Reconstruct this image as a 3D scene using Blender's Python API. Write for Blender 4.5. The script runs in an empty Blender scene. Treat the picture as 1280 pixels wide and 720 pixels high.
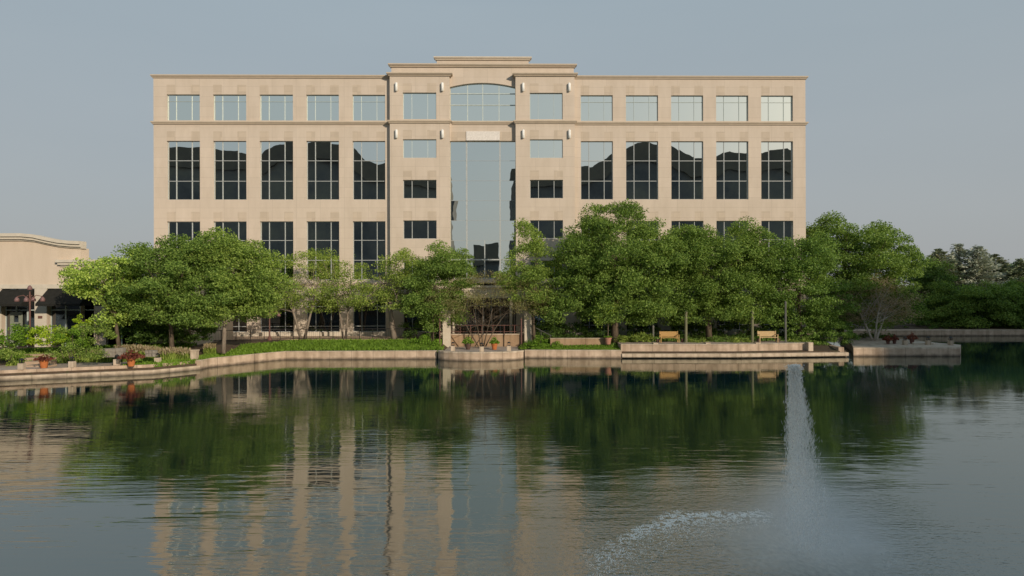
import bpy, math, random
import numpy as np
from mathutils import Vector, Matrix

random.seed(7)
RNG = np.random.default_rng(11)
scn = bpy.context.scene
COL = scn.collection
CAM_H = 6.0
F = 1280 * 24 / 36.0
ROLL = math.radians(0.17)
R = math.radians

# ------------------------------------------------------------------ helpers
def ray(px, py):
    dx, dz = (px - 640) / F, (360 - py) / F
    return (dx * math.cos(ROLL) + dz * math.sin(ROLL), -dx * math.sin(ROLL) + dz * math.cos(ROLL))

def P(px, py, Y):
    a, b = ray(px, py)
    return Vector((a * Y, Y, CAM_H + b * Y))

def G(px, py, z=0.0):
    a, b = ray(px, py)
    Y = (z - CAM_H) / b
    return Vector((a * Y, Y, z))

def XZ(px, Y, z):
    return Vector(((px - 640) / F * Y, Y, z))

class MB:
    def __init__(s):
        s.v, s.f, s.m = [], [], []
    def face(s, pts, mi=0):
        n = len(s.v); s.v += [tuple(p) for p in pts]; s.f.append(tuple(range(n, n + len(pts)))); s.m.append(mi)
    def box(s, x0, x1, y0, y1, z0, z1, mi=0):
        n = len(s.v)
        s.v += [(x0,y0,z0),(x1,y0,z0),(x1,y1,z0),(x0,y1,z0),(x0,y0,z1),(x1,y0,z1),(x1,y1,z1),(x0,y1,z1)]
        for f in ((3,2,1,0),(4,5,6,7),(0,1,5,4),(1,2,6,5),(2,3,7,6),(3,0,4,7)):
            s.f.append(tuple(n + i for i in f)); s.m.append(mi)
        return s
    def tube(s, pts, radii, n=6, mi=0, cap=True):
        pts = [Vector(p) for p in pts]
        if not hasattr(radii, '__len__'): radii = [radii] * len(pts)
        base = len(s.v)
        for i, p in enumerate(pts):
            d = (pts[min(i + 1, len(pts) - 1)] - pts[max(i - 1, 0)]).normalized()
            a = d.orthogonal() if abs(d.z) < .9 else Vector((1, 0, 0)).cross(d)
            a = (Vector((0, 1, 0)) - d * d.y) if abs(d.y) < .9 else a
            a.normalize(); b = d.cross(a)
            for k in range(n):
                t = 2 * math.pi * k / n
                s.v.append(tuple(p + (a * math.cos(t) + b * math.sin(t)) * radii[i]))
        for i in range(len(pts) - 1):
            for k in range(n):
                q = base + i * n
                s.f.append((q + k, q + (k + 1) % n, q + n + (k + 1) % n, q + n + k)); s.m.append(mi)
        if cap:
            s.f.append(tuple(base + k for k in range(n))[::-1]); s.m.append(mi)
            q = base + (len(pts) - 1) * n
            s.f.append(tuple(q + k for k in range(n))); s.m.append(mi)
        return s
    def lathe(s, prof, c=(0, 0, 0), n=14, mi=0):
        base = len(s.v)
        for r, z in prof:
            for k in range(n):
                t = 2 * math.pi * k / n
                s.v.append((c[0] + r * math.cos(t), c[1] + r * math.sin(t), c[2] + z))
        for i in range(len(prof) - 1):
            for k in range(n):
                q = base + i * n
                s.f.append((q + k, q + (k + 1) % n, q + n + (k + 1) % n, q + n + k)); s.m.append(mi)
        s.f.append(tuple(base + k for k in range(n))[::-1]); s.m.append(mi)
        q = base + (len(prof) - 1) * n
        s.f.append(tuple(q + k for k in range(n))); s.m.append(mi)
        return s
    def prism(s, poly, y0, y1, mi=0):      # poly in (x,z), extruded along y
        n = len(s.v); k = len(poly)
        s.v += [(x, y0, z) for x, z in poly] + [(x, y1, z) for x, z in poly]
        s.f.append(tuple(range(n, n + k))); s.f.append(tuple(range(n + k, n + 2 * k))[::-1]); s.m += [mi, mi]
        for i in range(k):
            j = (i + 1) % k
            s.f.append((n + i, n + k + i, n + k + j, n + j)); s.m.append(mi)
        return s
    def slab(s, poly, z0, z1, mi=0):       # poly in (x,y), extruded along z
        n = len(s.v); k = len(poly)
        s.v += [(x, y, z0) for x, y in poly] + [(x, y, z1) for x, y in poly]
        s.f.append(tuple(range(n, n + k))[::-1]); s.f.append(tuple(range(n + k, n + 2 * k))); s.m += [mi, mi]
        for i in range(k):
            j = (i + 1) % k
            s.f.append((n + i, n + j, n + k + j, n + k + i)); s.m.append(mi)
        return s
    def build(s, name, mats, parent=None, smooth=False, loc=None):
        me = bpy.data.meshes.new(name)
        me.from_pydata(s.v, [], s.f)
        if not isinstance(mats, (list, tuple)): mats = [mats]
        for m in mats: me.materials.append(m)
        me.polygons.foreach_set('material_index', s.m)
        if smooth: me.polygons.foreach_set('use_smooth', [True] * len(s.f))
        me.update()
        o = bpy.data.objects.new(name, me); COL.objects.link(o)
        if parent: o.parent = parent
        if loc is not None: o.location = loc
        return o

def tag(o, label=None, cat=None, group=None, kind=None):
    if label: o['label'] = label
    if cat: o['category'] = cat
    if group: o['group'] = group
    if kind: o['kind'] = kind
    return o

def thing(name, label, cat, loc=(0, 0, 0), rz=0, group=None):
    o = bpy.data.objects.new(name, None); COL.objects.link(o)
    o.empty_display_size = .3
    o.location = loc; o.rotation_euler = (0, 0, rz)
    return tag(o, label, cat, group)

def dup(root, loc, rz=0, label=None, scale=None):
    r = root.copy(); COL.objects.link(r); r.location = loc; r.rotation_euler = (0, 0, rz)
    if label: r['label'] = label
    if scale: r.scale = (scale,) * 3
    for ch in list(root.children):
        c = ch.copy(); COL.objects.link(c); c.parent = r
        for g in list(ch.children):
            d = g.copy(); COL.objects.link(d); d.parent = c
    return r

# ------------------------------------------------------------------ materials
def newmat(name):
    m = bpy.data.materials.new(name); m.use_nodes = True
    nt = m.node_tree; nt.nodes.clear()
    out = nt.nodes.new('ShaderNodeOutputMaterial')
    return m, nt, out

def N(nt, t, **kw):
    n = nt.nodes.new(t)
    for k, v in kw.items():
        if k.startswith('i_'):
            n.inputs[k[2:].replace('_', ' ')].default_value = v
        else: setattr(n, k, v)
    return n

def math_n(nt, op, a, b=None, c=None, clamp=False):
    n = nt.nodes.new('ShaderNodeMath'); n.operation = op; n.use_clamp = clamp
    for i, x in enumerate((a, b, c)):
        if x is None: continue
        if isinstance(x, (int, float)): n.inputs[i].default_value = x
        else: nt.links.new(x, n.inputs[i])
    return n.outputs[0]

def ramp(nt, src, stops):
    r = nt.nodes.new('ShaderNodeValToRGB')
    e = r.color_ramp.elements
    while len(e) < len(stops): e.new(0.5)
    for i, (p, c) in enumerate(stops):
        e[i].position = p; e[i].color = (*c, 1)
    nt.links.new(src, r.inputs[0]); return r.outputs[0]

def noise_mat(name, c0, c1, scale=3.0, rough=.85, bump=.02, detail=6, wet=False, c2=None, stretch=(1, 1, 1), spec=.3):
    m, nt, out = newmat(name)
    b = N(nt, 'ShaderNodeBsdfPrincipled'); b.inputs['Roughness'].default_value = rough
    b.inputs['Specular IOR Level'].default_value = spec
    tc = N(nt, 'ShaderNodeNewGeometry')
    mp = N(nt, 'ShaderNodeMapping'); mp.inputs['Scale'].default_value = stretch
    nt.links.new(tc.outputs['Position'], mp.inputs[0])
    nz = N(nt, 'ShaderNodeTexNoise', i_Scale=scale, i_Detail=detail, i_Roughness=.62)
    nt.links.new(mp.outputs[0], nz.inputs['Vector'])
    st = [(.3, c0), (.7, c1)] if c2 is None else [(.28, c0), (.5, c1), (.72, c2)]
    col = ramp(nt, nz.outputs[0], st)
    if wet:
        sep = N(nt, 'ShaderNodeSeparateXYZ'); nt.links.new(tc.outputs['Position'], sep.inputs[0])
        nz2 = N(nt, 'ShaderNodeTexNoise', i_Scale=2.5, i_Detail=4.0); nt.links.new(tc.outputs['Position'], nz2.inputs['Vector'])
        hz = math_n(nt, 'ADD', sep.outputs[2], math_n(nt, 'MULTIPLY', math_n(nt, 'SUBTRACT', nz2.outputs[0], .5), .25))
        f = N(nt, 'ShaderNodeMapRange'); f.inputs[1].default_value = .02; f.inputs[2].default_value = .22
        f.inputs[3].default_value = .28; f.inputs[4].default_value = 1
        nt.links.new(hz, f.inputs[0])
        mx = N(nt, 'ShaderNodeMix', data_type='RGBA', blend_type='MULTIPLY'); mx.inputs[0].default_value = 1
        nt.links.new(col, mx.inputs[6]); nt.links.new(f.outputs[0], mx.inputs[7]); col = mx.outputs[2]
    if wet:
        jp = math_n(nt, 'FRACT', math_n(nt, 'DIVIDE', math_n(nt, 'ADD', sep.outputs[0], 300.0), 1.83))
        jl = N(nt, 'ShaderNodeMapRange'); nt.links.new(math_n(nt, 'ABSOLUTE', math_n(nt, 'SUBTRACT', jp, .5)), jl.inputs[0])
        jl.inputs[1].default_value = .004; jl.inputs[2].default_value = .02; jl.inputs[3].default_value = .62; jl.inputs[4].default_value = 1
        st_ = N(nt, 'ShaderNodeTexNoise', i_Scale=1.3, i_Detail=5.0); ms = N(nt, 'ShaderNodeMapping'); ms.inputs['Scale'].default_value = (1.6, 1.6, .25)
        nt.links.new(tc.outputs['Position'], ms.inputs[0]); nt.links.new(ms.outputs[0], st_.inputs['Vector'])
        stc = ramp(nt, st_.outputs[0], [(.3, (.68, .66, .62)), (.62, (1.06, 1.06, 1.05))])
        for q in (jl.outputs[0], stc):
            mj = N(nt, 'ShaderNodeMix', data_type='RGBA', blend_type='MULTIPLY'); mj.inputs[0].default_value = 1
            nt.links.new(col, mj.inputs[6]); nt.links.new(q, mj.inputs[7]); col = mj.outputs[2]
    nt.links.new(col, b.inputs['Base Color'])
    bp = N(nt, 'ShaderNodeBump', i_Strength=.6, i_Distance=bump); nt.links.new(nz.outputs[0], bp.inputs['Height'])
    nt.links.new(bp.outputs[0], b.inputs['Normal'])
    nt.links.new(b.outputs[0], out.inputs[0])
    return m

def precast(name, base, vary=.12, jx=None, jz=1.0, dark=.8, coords='Object'):
    """precast panels: faint joints, per-panel tint, soft streaks"""
    m, nt, out = newmat(name)
    b = N(nt, 'ShaderNodeBsdfPrincipled', i_Roughness=.85); b.inputs['Specular IOR Level'].default_value = .25
    tc = N(nt, 'ShaderNodeTexCoord')
    sep = N(nt, 'ShaderNodeSeparateXYZ'); nt.links.new(tc.outputs[coords], sep.inputs[0])
    cmb = N(nt, 'ShaderNodeCombineXYZ'); nt.links.new(sep.outputs[0], cmb.inputs[0]); nt.links.new(sep.outputs[2], cmb.inputs[1])
    br = N(nt, 'ShaderNodeTexBrick'); br.offset = 0.0; br.squash = 1.0
    br.inputs['Scale'].default_value = 1; br.inputs['Mortar Size'].default_value = .02
    br.inputs['Brick Width'].default_value = jx or 2.37; br.inputs['Row Height'].default_value = jz
    br.inputs['Mortar Smooth'].default_value = .4; br.inputs['Bias'].default_value = 0
    lo = tuple(c * (1 - vary) for c in base); hi = tuple(min(1, c * (1 + vary * .6)) for c in base)
    br.inputs['Color1'].default_value = (*lo, 1); br.inputs['Color2'].default_value = (*hi, 1)
    br.inputs['Mortar'].default_value = (*[c * dark for c in base], 1)
    nt.links.new(cmb.outputs[0], br.inputs['Vector'])
    nz = N(nt, 'ShaderNodeTexNoise', i_Scale=.55, i_Detail=7.0, i_Roughness=.65)
    mp = N(nt, 'ShaderNodeMapping'); mp.inputs['Scale'].default_value = (2.2, 2.2, .5)
    nt.links.new(tc.outputs[coords], mp.inputs[0]); nt.links.new(mp.outputs[0], nz.inputs['Vector'])
    k = ramp(nt, nz.outputs[0], [(.25, (.90, .89, .87)), (.75, (1.05, 1.05, 1.06))])
    mx = N(nt, 'ShaderNodeMix', data_type='RGBA', blend_type='MULTIPLY'); mx.inputs[0].default_value = 1
    nt.links.new(br.outputs[0], mx.inputs[6]); nt.links.new(k, mx.inputs[7])
    nt.links.new(mx.outputs[2], b.inputs['Base Color'])
    nz2 = N(nt, 'ShaderNodeTexNoise', i_Scale=9.0, i_Detail=5.0); nt.links.new(tc.outputs[coords], nz2.inputs['Vector'])
    bp = N(nt, 'ShaderNodeBump', i_Strength=.5, i_Distance=.02); nt.links.new(nz2.outputs[0], bp.inputs['Height'])
    nt.links.new(bp.outputs[0], b.inputs['Normal'])
    nt.links.new(b.outputs[0], out.inputs[0])
    return m

def leaf_mat(name, cols, trans=.35, scale=.35):
    m, nt, out = newmat(name)
    g = N(nt, 'ShaderNodeNewGeometry')
    nz = N(nt, 'ShaderNodeTexNoise', i_Scale=scale, i_Detail=3.0); nt.links.new(g.outputs['Position'], nz.inputs['Vector'])
    f = math_n(nt, 'ADD', math_n(nt, 'MULTIPLY', g.outputs['Random Per Island'], .55), math_n(nt, 'MULTIPLY', nz.outputs[0], .5))
    n = len(cols)
    col = ramp(nt, f, [(.15 + .7 * i / (n - 1), c) for i, c in enumerate(cols)])
    d = N(nt, 'ShaderNodeBsdfPrincipled', i_Roughness=.6); d.inputs['Specular IOR Level'].default_value = .25
    t = N(nt, 'ShaderNodeBsdfTranslucent')
    hs = N(nt, 'ShaderNodeMix', data_type='RGBA', blend_type='MULTIPLY'); hs.inputs[0].default_value = 1
    hs.inputs[7].default_value = (1.2, 1.15, .5, 1)
    nt.links.new(col, hs.inputs[6])
    nt.links.new(col, d.inputs['Base Color']); nt.links.new(hs.outputs[2], t.inputs[0])
    mx = N(nt, 'ShaderNodeMixShader'); mx.inputs[0].default_value = trans
    nt.links.new(d.outputs[0], mx.inputs[1]); nt.links.new(t.outputs[0], mx.inputs[2])
    nt.links.new(mx.outputs[0], out.inputs[0])
    return m

def flat_mat(name, c, rough=.5, metal=0, spec=.4):
    m = noise_mat(name, tuple(x * .85 for x in c), tuple(x * 1.1 for x in c), scale=6, rough=rough, bump=.003, spec=spec)
    for n in m.node_tree.nodes:
        if n.type == 'BSDF_PRINCIPLED': n.inputs['Metallic'].default_value = metal
    return m

def glass_mat(name, wob=.010, tint=(.80, .92, .93), refl=.80, body=(.006, .007, .009), wscale=.5):
    m, nt, out = newmat(name)
    tc = N(nt, 'ShaderNodeNewGeometry')
    nz = N(nt, 'ShaderNodeTexNoise', i_Scale=wscale, i_Detail=1.5); nt.links.new(tc.outputs['Position'], nz.inputs['Vector'])
    bp = N(nt, 'ShaderNodeBump', i_Strength=1.0, i_Distance=wob); nt.links.new(nz.outputs[0], bp.inputs['Height'])
    g = N(nt, 'ShaderNodeBsdfGlossy', i_Roughness=.004); g.inputs['Color'].default_value = (*tint, 1)
    d = N(nt, 'ShaderNodeBsdfDiffuse'); d.inputs['Color'].default_value = (*body, 1)
    nt.links.new(bp.outputs[0], g.inputs['Normal'])
    mx = N(nt, 'ShaderNodeMixShader'); mx.inputs[0].default_value = refl
    nt.links.new(d.outputs[0], mx.inputs[1]); nt.links.new(g.outputs[0], mx.inputs[2])
    nt.links.new(mx.outputs[0], out.inputs[0])
    return m

M = {}
M['precast'] = precast('precast_stone', (.605, .515, .425), jx=2.37, jz=1.0, vary=.035, dark=.84)
M['accent'] = precast('tan_panel', (.555, .465, .37), jx=.9, jz=.5, vary=.08, dark=.88)
M['cornice'] = noise_mat('cornice_stone', (.50, .415, .32), (.57, .475, .37), scale=2, bump=.01)
M['pale'] = noise_mat('pale_stone', (.58, .50, .40), (.66, .58, .47), scale=2, bump=.01)
M['stucco'] = precast('stucco', (.67, .555, .44), jx=30, jz=30, vary=.02, dark=1)
M['trim'] = noise_mat('trim', (.56, .50, .41), (.66, .59, .49), scale=2, bump=.01)
M['glass'] = glass_mat('coated_glass', wob=.004, tint=(.93, .98, .94), refl=.84)
M['glass_c'] = glass_mat('curtain_glass', wob=.006, tint=(.90, .97, .94), wscale=.45)
M['glass_g'] = glass_mat('ground_glass', wob=.02, tint=(.6, .65, .68), refl=.30)
M['glass_top'] = glass_mat('upper_glass', tint=(.95, .99, .92), wob=.003, refl=.90)
M['frame'] = flat_mat('light_aluminium', (.42, .44, .44), rough=.4)
M['frame_t'] = flat_mat('teal_aluminium', (.50, .56, .535), rough=.4)
M['white'] = flat_mat('white_panel', (.74, .69, .64))
M['lampglass'] = flat_mat('lamp_glass', (.85, .84, .80))
M['roof'] = noise_mat('roof_membrane', (.25, .24, .22), (.32, .31, .29), scale=1)
M['concrete'] = noise_mat('lake_wall_stone', (.42, .31, .23), (.58, .45, .345), scale=1.6, bump=.02, wet=True)
M['concrete2'] = noise_mat('planter_wall_stone', (.32, .21, .13), (.42, .29, .185), scale=1.6, bump=.02, wet=True)
M['coping'] = noise_mat('coping_stone', (.46, .37, .28), (.60, .49, .385), scale=2.2, bump=.01, wet=True)
M['paving'] = noise_mat('paving', (.36, .29, .245), (.46, .38, .325), scale=1.4, bump=.01)
M['walk'] = noise_mat('walk', (.40, .29, .20), (.50, .37, .27), scale=1.0, bump=.01)
M['soil'] = noise_mat('mulch', (.035, .025, .016), (.09, .06, .04), scale=3, c2=(.045, .055, .02), bump=.05)
M['rock'] = noise_mat('rock', (.20, .17, .14), (.36, .32, .27), scale=5, bump=.05)
M['bark'] = noise_mat('bark', (.06, .045, .03), (.16, .12, .085), scale=7, stretch=(1, 1, .25), bump=.03)
M['whitebark'] = noise_mat('white_bark', (.42, .36, .30), (.62, .56, .48), scale=7, stretch=(1, 1, .3), bump=.02)
M['palebark'] = noise_mat('pale_bark', (.17, .13, .10), (.30, .25, .20), scale=7, stretch=(1, 1, .3), bump=.02)
M['black'] = flat_mat('black_metal', (.022, .02, .02), rough=.5)
M['awning'] = noise_mat('awning_canvas', (.020, .020, .018), (.030, .029, .026), scale=4, rough=.95, spec=.1)
M['rust'] = flat_mat('rust_red_metal', (.16, .075, .06), rough=.6)
M['lampred'] = flat_mat('dusty_red_glass', (.22, .12, .115), rough=.5)
M['terra'] = noise_mat('terracotta', (.42, .13, .04), (.52, .18, .06), scale=5, bump=.01)
M['terrapale'] = noise_mat('faded_terracotta', (.36, .17, .12), (.44, .22, .16), scale=5, bump=.01)
M['darkpot'] = flat_mat('dark_glaze', (.10, .06, .045))
M['wood'] = noise_mat('honey_timber', (.42, .25, .09), (.56, .36, .15), scale=5, stretch=(.3, 1, 4), bump=.01)
M['woodpale'] = noise_mat('pale_timber', (.50, .34, .17), (.64, .47, .27), scale=5, stretch=(.3, 1, 4), bump=.01)
M['post'] = noise_mat('mossy_post', (.15, .15, .085), (.21, .20, .12), scale=5, stretch=(1, 1, .3))
M['greypost'] = noise_mat('grey_post', (.10, .10, .09), (.17, .165, .15), scale=5, stretch=(1, 1, .3))
M['doorframe'] = flat_mat('sage_frame', (.24, .26, .20))
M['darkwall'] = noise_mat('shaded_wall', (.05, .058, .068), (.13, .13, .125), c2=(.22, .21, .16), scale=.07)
M['darkroof'] = noise_mat('brown_roof', (.11, .098, .08), (.15, .135, .10), scale=.3)
M['paper'] = flat_mat('paper', (.75, .75, .75))

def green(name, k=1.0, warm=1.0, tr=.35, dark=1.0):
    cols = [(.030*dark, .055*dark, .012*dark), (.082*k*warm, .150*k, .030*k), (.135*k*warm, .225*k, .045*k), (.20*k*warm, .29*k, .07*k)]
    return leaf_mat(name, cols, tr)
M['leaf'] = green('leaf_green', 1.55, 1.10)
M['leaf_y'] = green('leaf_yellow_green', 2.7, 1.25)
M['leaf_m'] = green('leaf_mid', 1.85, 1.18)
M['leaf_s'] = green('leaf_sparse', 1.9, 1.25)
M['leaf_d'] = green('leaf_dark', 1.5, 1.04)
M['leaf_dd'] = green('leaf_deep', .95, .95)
M['leaf_red'] = leaf_mat('leaf_brown_red', [(.12, .09, .04), (.26, .22, .10), (.32, .30, .13), (.32, .38, .15)])
M['leaf_purple'] = leaf_mat('leaf_purple', [(.20, .14, .10), (.42, .31, .22), (.54, .42, .29), (.46, .42, .24)])
M['needle'] = leaf_mat('needle_blue', [(.12, .14, .11), (.32, .36, .28), (.48, .51, .41), (.6, .61, .50)], .1)
M['needle_g'] = leaf_mat('needle_green', [(.05, .08, .045), (.14, .18, .10), (.22, .26, .15), (.32, .29, .19)], .1)
M['lime'] = leaf_mat('leaf_lime', [(.10, .18, .01), (.28, .42, .02), (.42, .58, .04), (.55, .66, .08)])
M['bush'] = leaf_mat('leaf_bush', [(.05, .10, .01), (.13, .25, .02), (.20, .36, .035), (.28, .42, .07)])
M['grassy'] = leaf_mat('grass_blades', [(.07, .13, .016), (.14, .25, .026), (.20, .34, .036), (.26, .40, .06)])
M['plume'] = leaf_mat('grass_plumes', [(.22, .18, .09), (.36, .29, .17), (.48, .39, .26), (.58, .48, .34)])
M['redleaf'] = leaf_mat('leaf_flower_red', [(.05, .012, .012), (.16, .04, .035), (.28, .09, .05), (.24, .14, .10)])

# ------------------------------------------------------------------ world, sun, camera
SUN_AZ, SUN_EL = R(36), R(20)           # az: to the right of straight-behind the camera
w = bpy.data.worlds.new("World"); scn.world = w; w.use_nodes = True
nt = w.node_tree; nt.nodes.clear()
wo = nt.nodes.new('ShaderNodeOutputWorld'); bg = nt.nodes.new('ShaderNodeBackground')
sky = nt.nodes.new('ShaderNodeTexSky'); sky.sky_type = 'NISHITA'; sky.sun_disc = False
sky.sun_elevation = SUN_EL; sky.sun_rotation = math.pi - SUN_AZ
sky.air_density = 1.0; sky.dust_density = 4.0; sky.ozone_density = 1.5; sky.altitude = 200
mx = nt.nodes.new('ShaderNodeMix'); mx.data_type = 'RGBA'; mx.inputs[0].default_value = .87
tcw = nt.nodes.new('ShaderNodeTexCoord'); spw = nt.nodes.new('ShaderNodeSeparateXYZ')
nt.links.new(tcw.outputs['Generated'], spw.inputs[0])
hz = ramp(nt, spw.outputs[2], [(0.0, (4.5, 4.65, 4.75)), (.12, (4.35, 4.7, 4.9)), (.38, (4.1, 4.9, 5.4)), (.55, (2.7, 3.9, 5.0)), (1.0, (2.7, 3.9, 5.0))])
nzw = N(nt, 'ShaderNodeTexNoise', i_Scale=1.6, i_Detail=4.0); mpw = N(nt, 'ShaderNodeMapping'); mpw.inputs['Scale'].default_value = (1, 1, 5)
nt.links.new(tcw.outputs['Generated'], mpw.inputs[0]); nt.links.new(mpw.outputs[0], nzw.inputs['Vector'])
hv = ramp(nt, nzw.outputs[0], [(.3, (.972, .976, .98)), (.7, (1.028, 1.022, 1.016))])
mh = nt.nodes.new('ShaderNodeMix'); mh.data_type = 'RGBA'; mh.blend_type = 'MULTIPLY'; mh.inputs[0].default_value = 1
nt.links.new(hz, mh.inputs[6]); nt.links.new(hv, mh.inputs[7])
nt.links.new(sky.outputs[0], mx.inputs[6]); nt.links.new(mh.outputs[2], mx.inputs[7])
nt.links.new(mx.outputs[2], bg.inputs[0]); bg.inputs[1].default_value = .09
nt.links.new(bg.outputs[0], wo.inputs[0])

sd = bpy.data.lights.new('sun', 'SUN'); sd.energy = 3.35; sd.angle = R(.6); sd.color = (1.0, .86, .68)
so = bpy.data.objects.new('sun', sd); COL.objects.link(so)
sdir = Vector((math.sin(SUN_AZ) * math.cos(SUN_EL), -math.cos(SUN_AZ) * math.cos(SUN_EL), math.sin(SUN_EL)))
so.rotation_euler = sdir.to_track_quat('Z', 'Y').to_euler(); so.location = sdir * 60 + Vector((0, 0, 20))

cd = bpy.data.cameras.new('camera'); cd.lens = 24; cd.sensor_width = 36; cd.clip_end = 3000; cd.clip_start = .1
cam = bpy.data.objects.new('camera', cd); COL.objects.link(cam)
cam.location = (0, 0, CAM_H); cam.rotation_euler = (R(90), ROLL, 0); scn.camera = cam
scn.view_settings.view_transform = 'Standard'; scn.view_settings.look = 'None'; scn.view_settings.exposure = 0

# ------------------------------------------------------------------ water
FX, FY = 6.45, 15.5                       # fountain position on the lake
def water_mat():
    m, nt, out = newmat('lake_water')
    g = N(nt, 'ShaderNodeNewGeometry'); pos = g.outputs['Position']
    sp = N(nt, 'ShaderNodeSeparateXYZ'); nt.links.new(pos, sp.inputs[0])
    dist = N(nt, 'ShaderNodeVectorMath', operation='DISTANCE'); nt.links.new(pos, dist.inputs[0]); dist.inputs[1].default_value = (FX, FY, 0)
    d = dist.outputs['Value']
    # long wavelets
    def nz(scale, stretch, rot, det, dis=0.0):
        mp = N(nt, 'ShaderNodeMapping'); mp.inputs['Scale'].default_value = stretch; mp.inputs['Rotation'].default_value = (0, 0, rot)
        nt.links.new(pos, mp.inputs[0])
        n = N(nt, 'ShaderNodeTexNoise', i_Scale=scale, i_Detail=det, i_Roughness=.55, i_Distortion=dis)
        nt.links.new(mp.outputs[0], n.inputs['Vector']); return n.outputs[0]
    # ripples spreading as rings from the fountain, broken up by noise
    wob = math_n(nt, 'MULTIPLY', nz(.22, (1, 1, 1), 0, 2), 2.2)
    ring = math_n(nt, 'SINE', math_n(nt, 'MULTIPLY', math_n(nt, 'ADD', d, wob), 7.5))
    ring2 = math_n(nt, 'SINE', math_n(nt, 'MULTIPLY', math_n(nt, 'ADD', d, math_n(nt, 'MULTIPLY', nz(.4, (1, 1, 1), 1, 2), 1.6)), 13.0))
    brk = nz(.35, (.7, 1.6, 1), .2, 3)
    brk = N(nt, 'ShaderNodeMapRange'); nt.links.new(nz(.30, (.6, 1.5, 1), .25, 3), brk.inputs[0])
    brk.inputs[1].default_value = .38; brk.inputs[2].default_value = .62
    small = nz(2.4, (.22, 1.7, 1), .12, 3, .25)
    fine = nz(7.0, (.8, 1.3, 1), .1, 3)
    # zones: amplitude against distance to the fountain
    ringamp = N(nt, 'ShaderNodeMapRange'); nt.links.new(d, ringamp.inputs[0]); ringamp.interpolation_type = 'SMOOTHSTEP'
    ringamp.inputs[1].default_value = 24; ringamp.inputs[2].default_value = 8; ringamp.inputs[3].default_value = .05; ringamp.inputs[4].default_value = 1
    chop = N(nt, 'ShaderNodeMapRange'); nt.links.new(d, chop.inputs[0]); chop.interpolation_type = 'SMOOTHSTEP'
    chop.inputs[1].default_value = 9; chop.inputs[2].default_value = 2; chop.inputs[3].default_value = .0; chop.inputs[4].default_value = 1
    far = N(nt, 'ShaderNodeMapRange'); nt.links.new(sp.outputs[1], far.inputs[0])
    far.inputs[1].default_value = 20; far.inputs[2].default_value = 44; far.inputs[3].default_value = 1; far.inputs[4].default_value = .3
    h = math_n(nt, 'MULTIPLY', math_n(nt, 'ADD', math_n(nt, 'MULTIPLY', ring, .0009), math_n(nt, 'MULTIPLY', ring2, .0006)), math_n(nt, 'MULTIPLY', ringamp.outputs[0], brk.outputs[0]))
    h = math_n(nt, 'ADD', h, math_n(nt, 'MULTIPLY', math_n(nt, 'MULTIPLY', small, .008), math_n(nt, 'MULTIPLY', far.outputs[0], brk.outputs[0])))
    h = math_n(nt, 'ADD', h, math_n(nt, 'MULTIPLY', small, math_n(nt, 'MULTIPLY', far.outputs[0], .004)))
    h = math_n(nt, 'ADD', h, math_n(nt, 'MULTIPLY', fine, math_n(nt, 'MULTIPLY', chop.outputs[0], .018)))
    crest = nz(3.4, (.16, 1.5, 1), .10, 2, .3)
    h = math_n(nt, 'ADD', h, math_n(nt, 'MULTIPLY', math_n(nt, 'MULTIPLY', crest, .011), math_n(nt, 'MULTIPLY', math_n(nt, 'MULTIPLY', far.outputs[0], far.outputs[0]), brk.outputs[0])))
    bp = N(nt, 'ShaderNodeBump', i_Strength=1.0, i_Distance=1.0); nt.links.new(h, bp.inputs['Height'])
    fr = N(nt, 'ShaderNodeFresnel', i_IOR=1.33)
    fac = math_n(nt, 'ADD', math_n(nt, 'MULTIPLY', fr.outputs[0], .60), .29, clamp=True)
    gl = N(nt, 'ShaderNodeBsdfGlossy', i_Roughness=.03); gl.inputs['Color'].default_value = (.94, .955, .88, 1)
    nt.links.new(bp.outputs[0], gl.inputs['Normal'])
    df = N(nt, 'ShaderNodeBsdfDiffuse'); df.inputs['Color'].default_value = (.003, .018, .024, 1)
    mxs = N(nt, 'ShaderNodeMixShader'); nt.links.new(fac, mxs.inputs[0])
    nt.links.new(df.outputs[0], mxs.inputs[1]); nt.links.new(gl.outputs[0], mxs.inputs[2])
    # sun-glint crescent painted as pale specks left of the jet; foam round its base
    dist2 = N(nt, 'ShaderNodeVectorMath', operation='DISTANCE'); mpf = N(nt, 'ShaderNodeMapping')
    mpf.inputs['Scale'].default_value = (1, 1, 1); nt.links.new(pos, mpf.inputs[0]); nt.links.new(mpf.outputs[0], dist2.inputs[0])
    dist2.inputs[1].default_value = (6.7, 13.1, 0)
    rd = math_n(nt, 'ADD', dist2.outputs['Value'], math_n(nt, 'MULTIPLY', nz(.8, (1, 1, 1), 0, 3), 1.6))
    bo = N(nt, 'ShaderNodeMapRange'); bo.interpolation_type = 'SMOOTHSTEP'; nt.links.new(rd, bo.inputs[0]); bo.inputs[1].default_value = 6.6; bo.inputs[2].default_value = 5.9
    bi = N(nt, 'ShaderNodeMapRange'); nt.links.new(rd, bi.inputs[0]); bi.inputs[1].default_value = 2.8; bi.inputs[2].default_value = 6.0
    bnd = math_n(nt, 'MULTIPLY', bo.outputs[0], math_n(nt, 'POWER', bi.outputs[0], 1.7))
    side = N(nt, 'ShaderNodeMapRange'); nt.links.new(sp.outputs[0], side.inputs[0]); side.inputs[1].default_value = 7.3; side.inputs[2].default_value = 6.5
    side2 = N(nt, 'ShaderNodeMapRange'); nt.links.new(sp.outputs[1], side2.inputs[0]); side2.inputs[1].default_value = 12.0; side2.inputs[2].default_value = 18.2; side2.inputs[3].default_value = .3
    mask = math_n(nt, 'MULTIPLY', math_n(nt, 'MULTIPLY', bnd, side.outputs[0]), side2.outputs[0])
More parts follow.
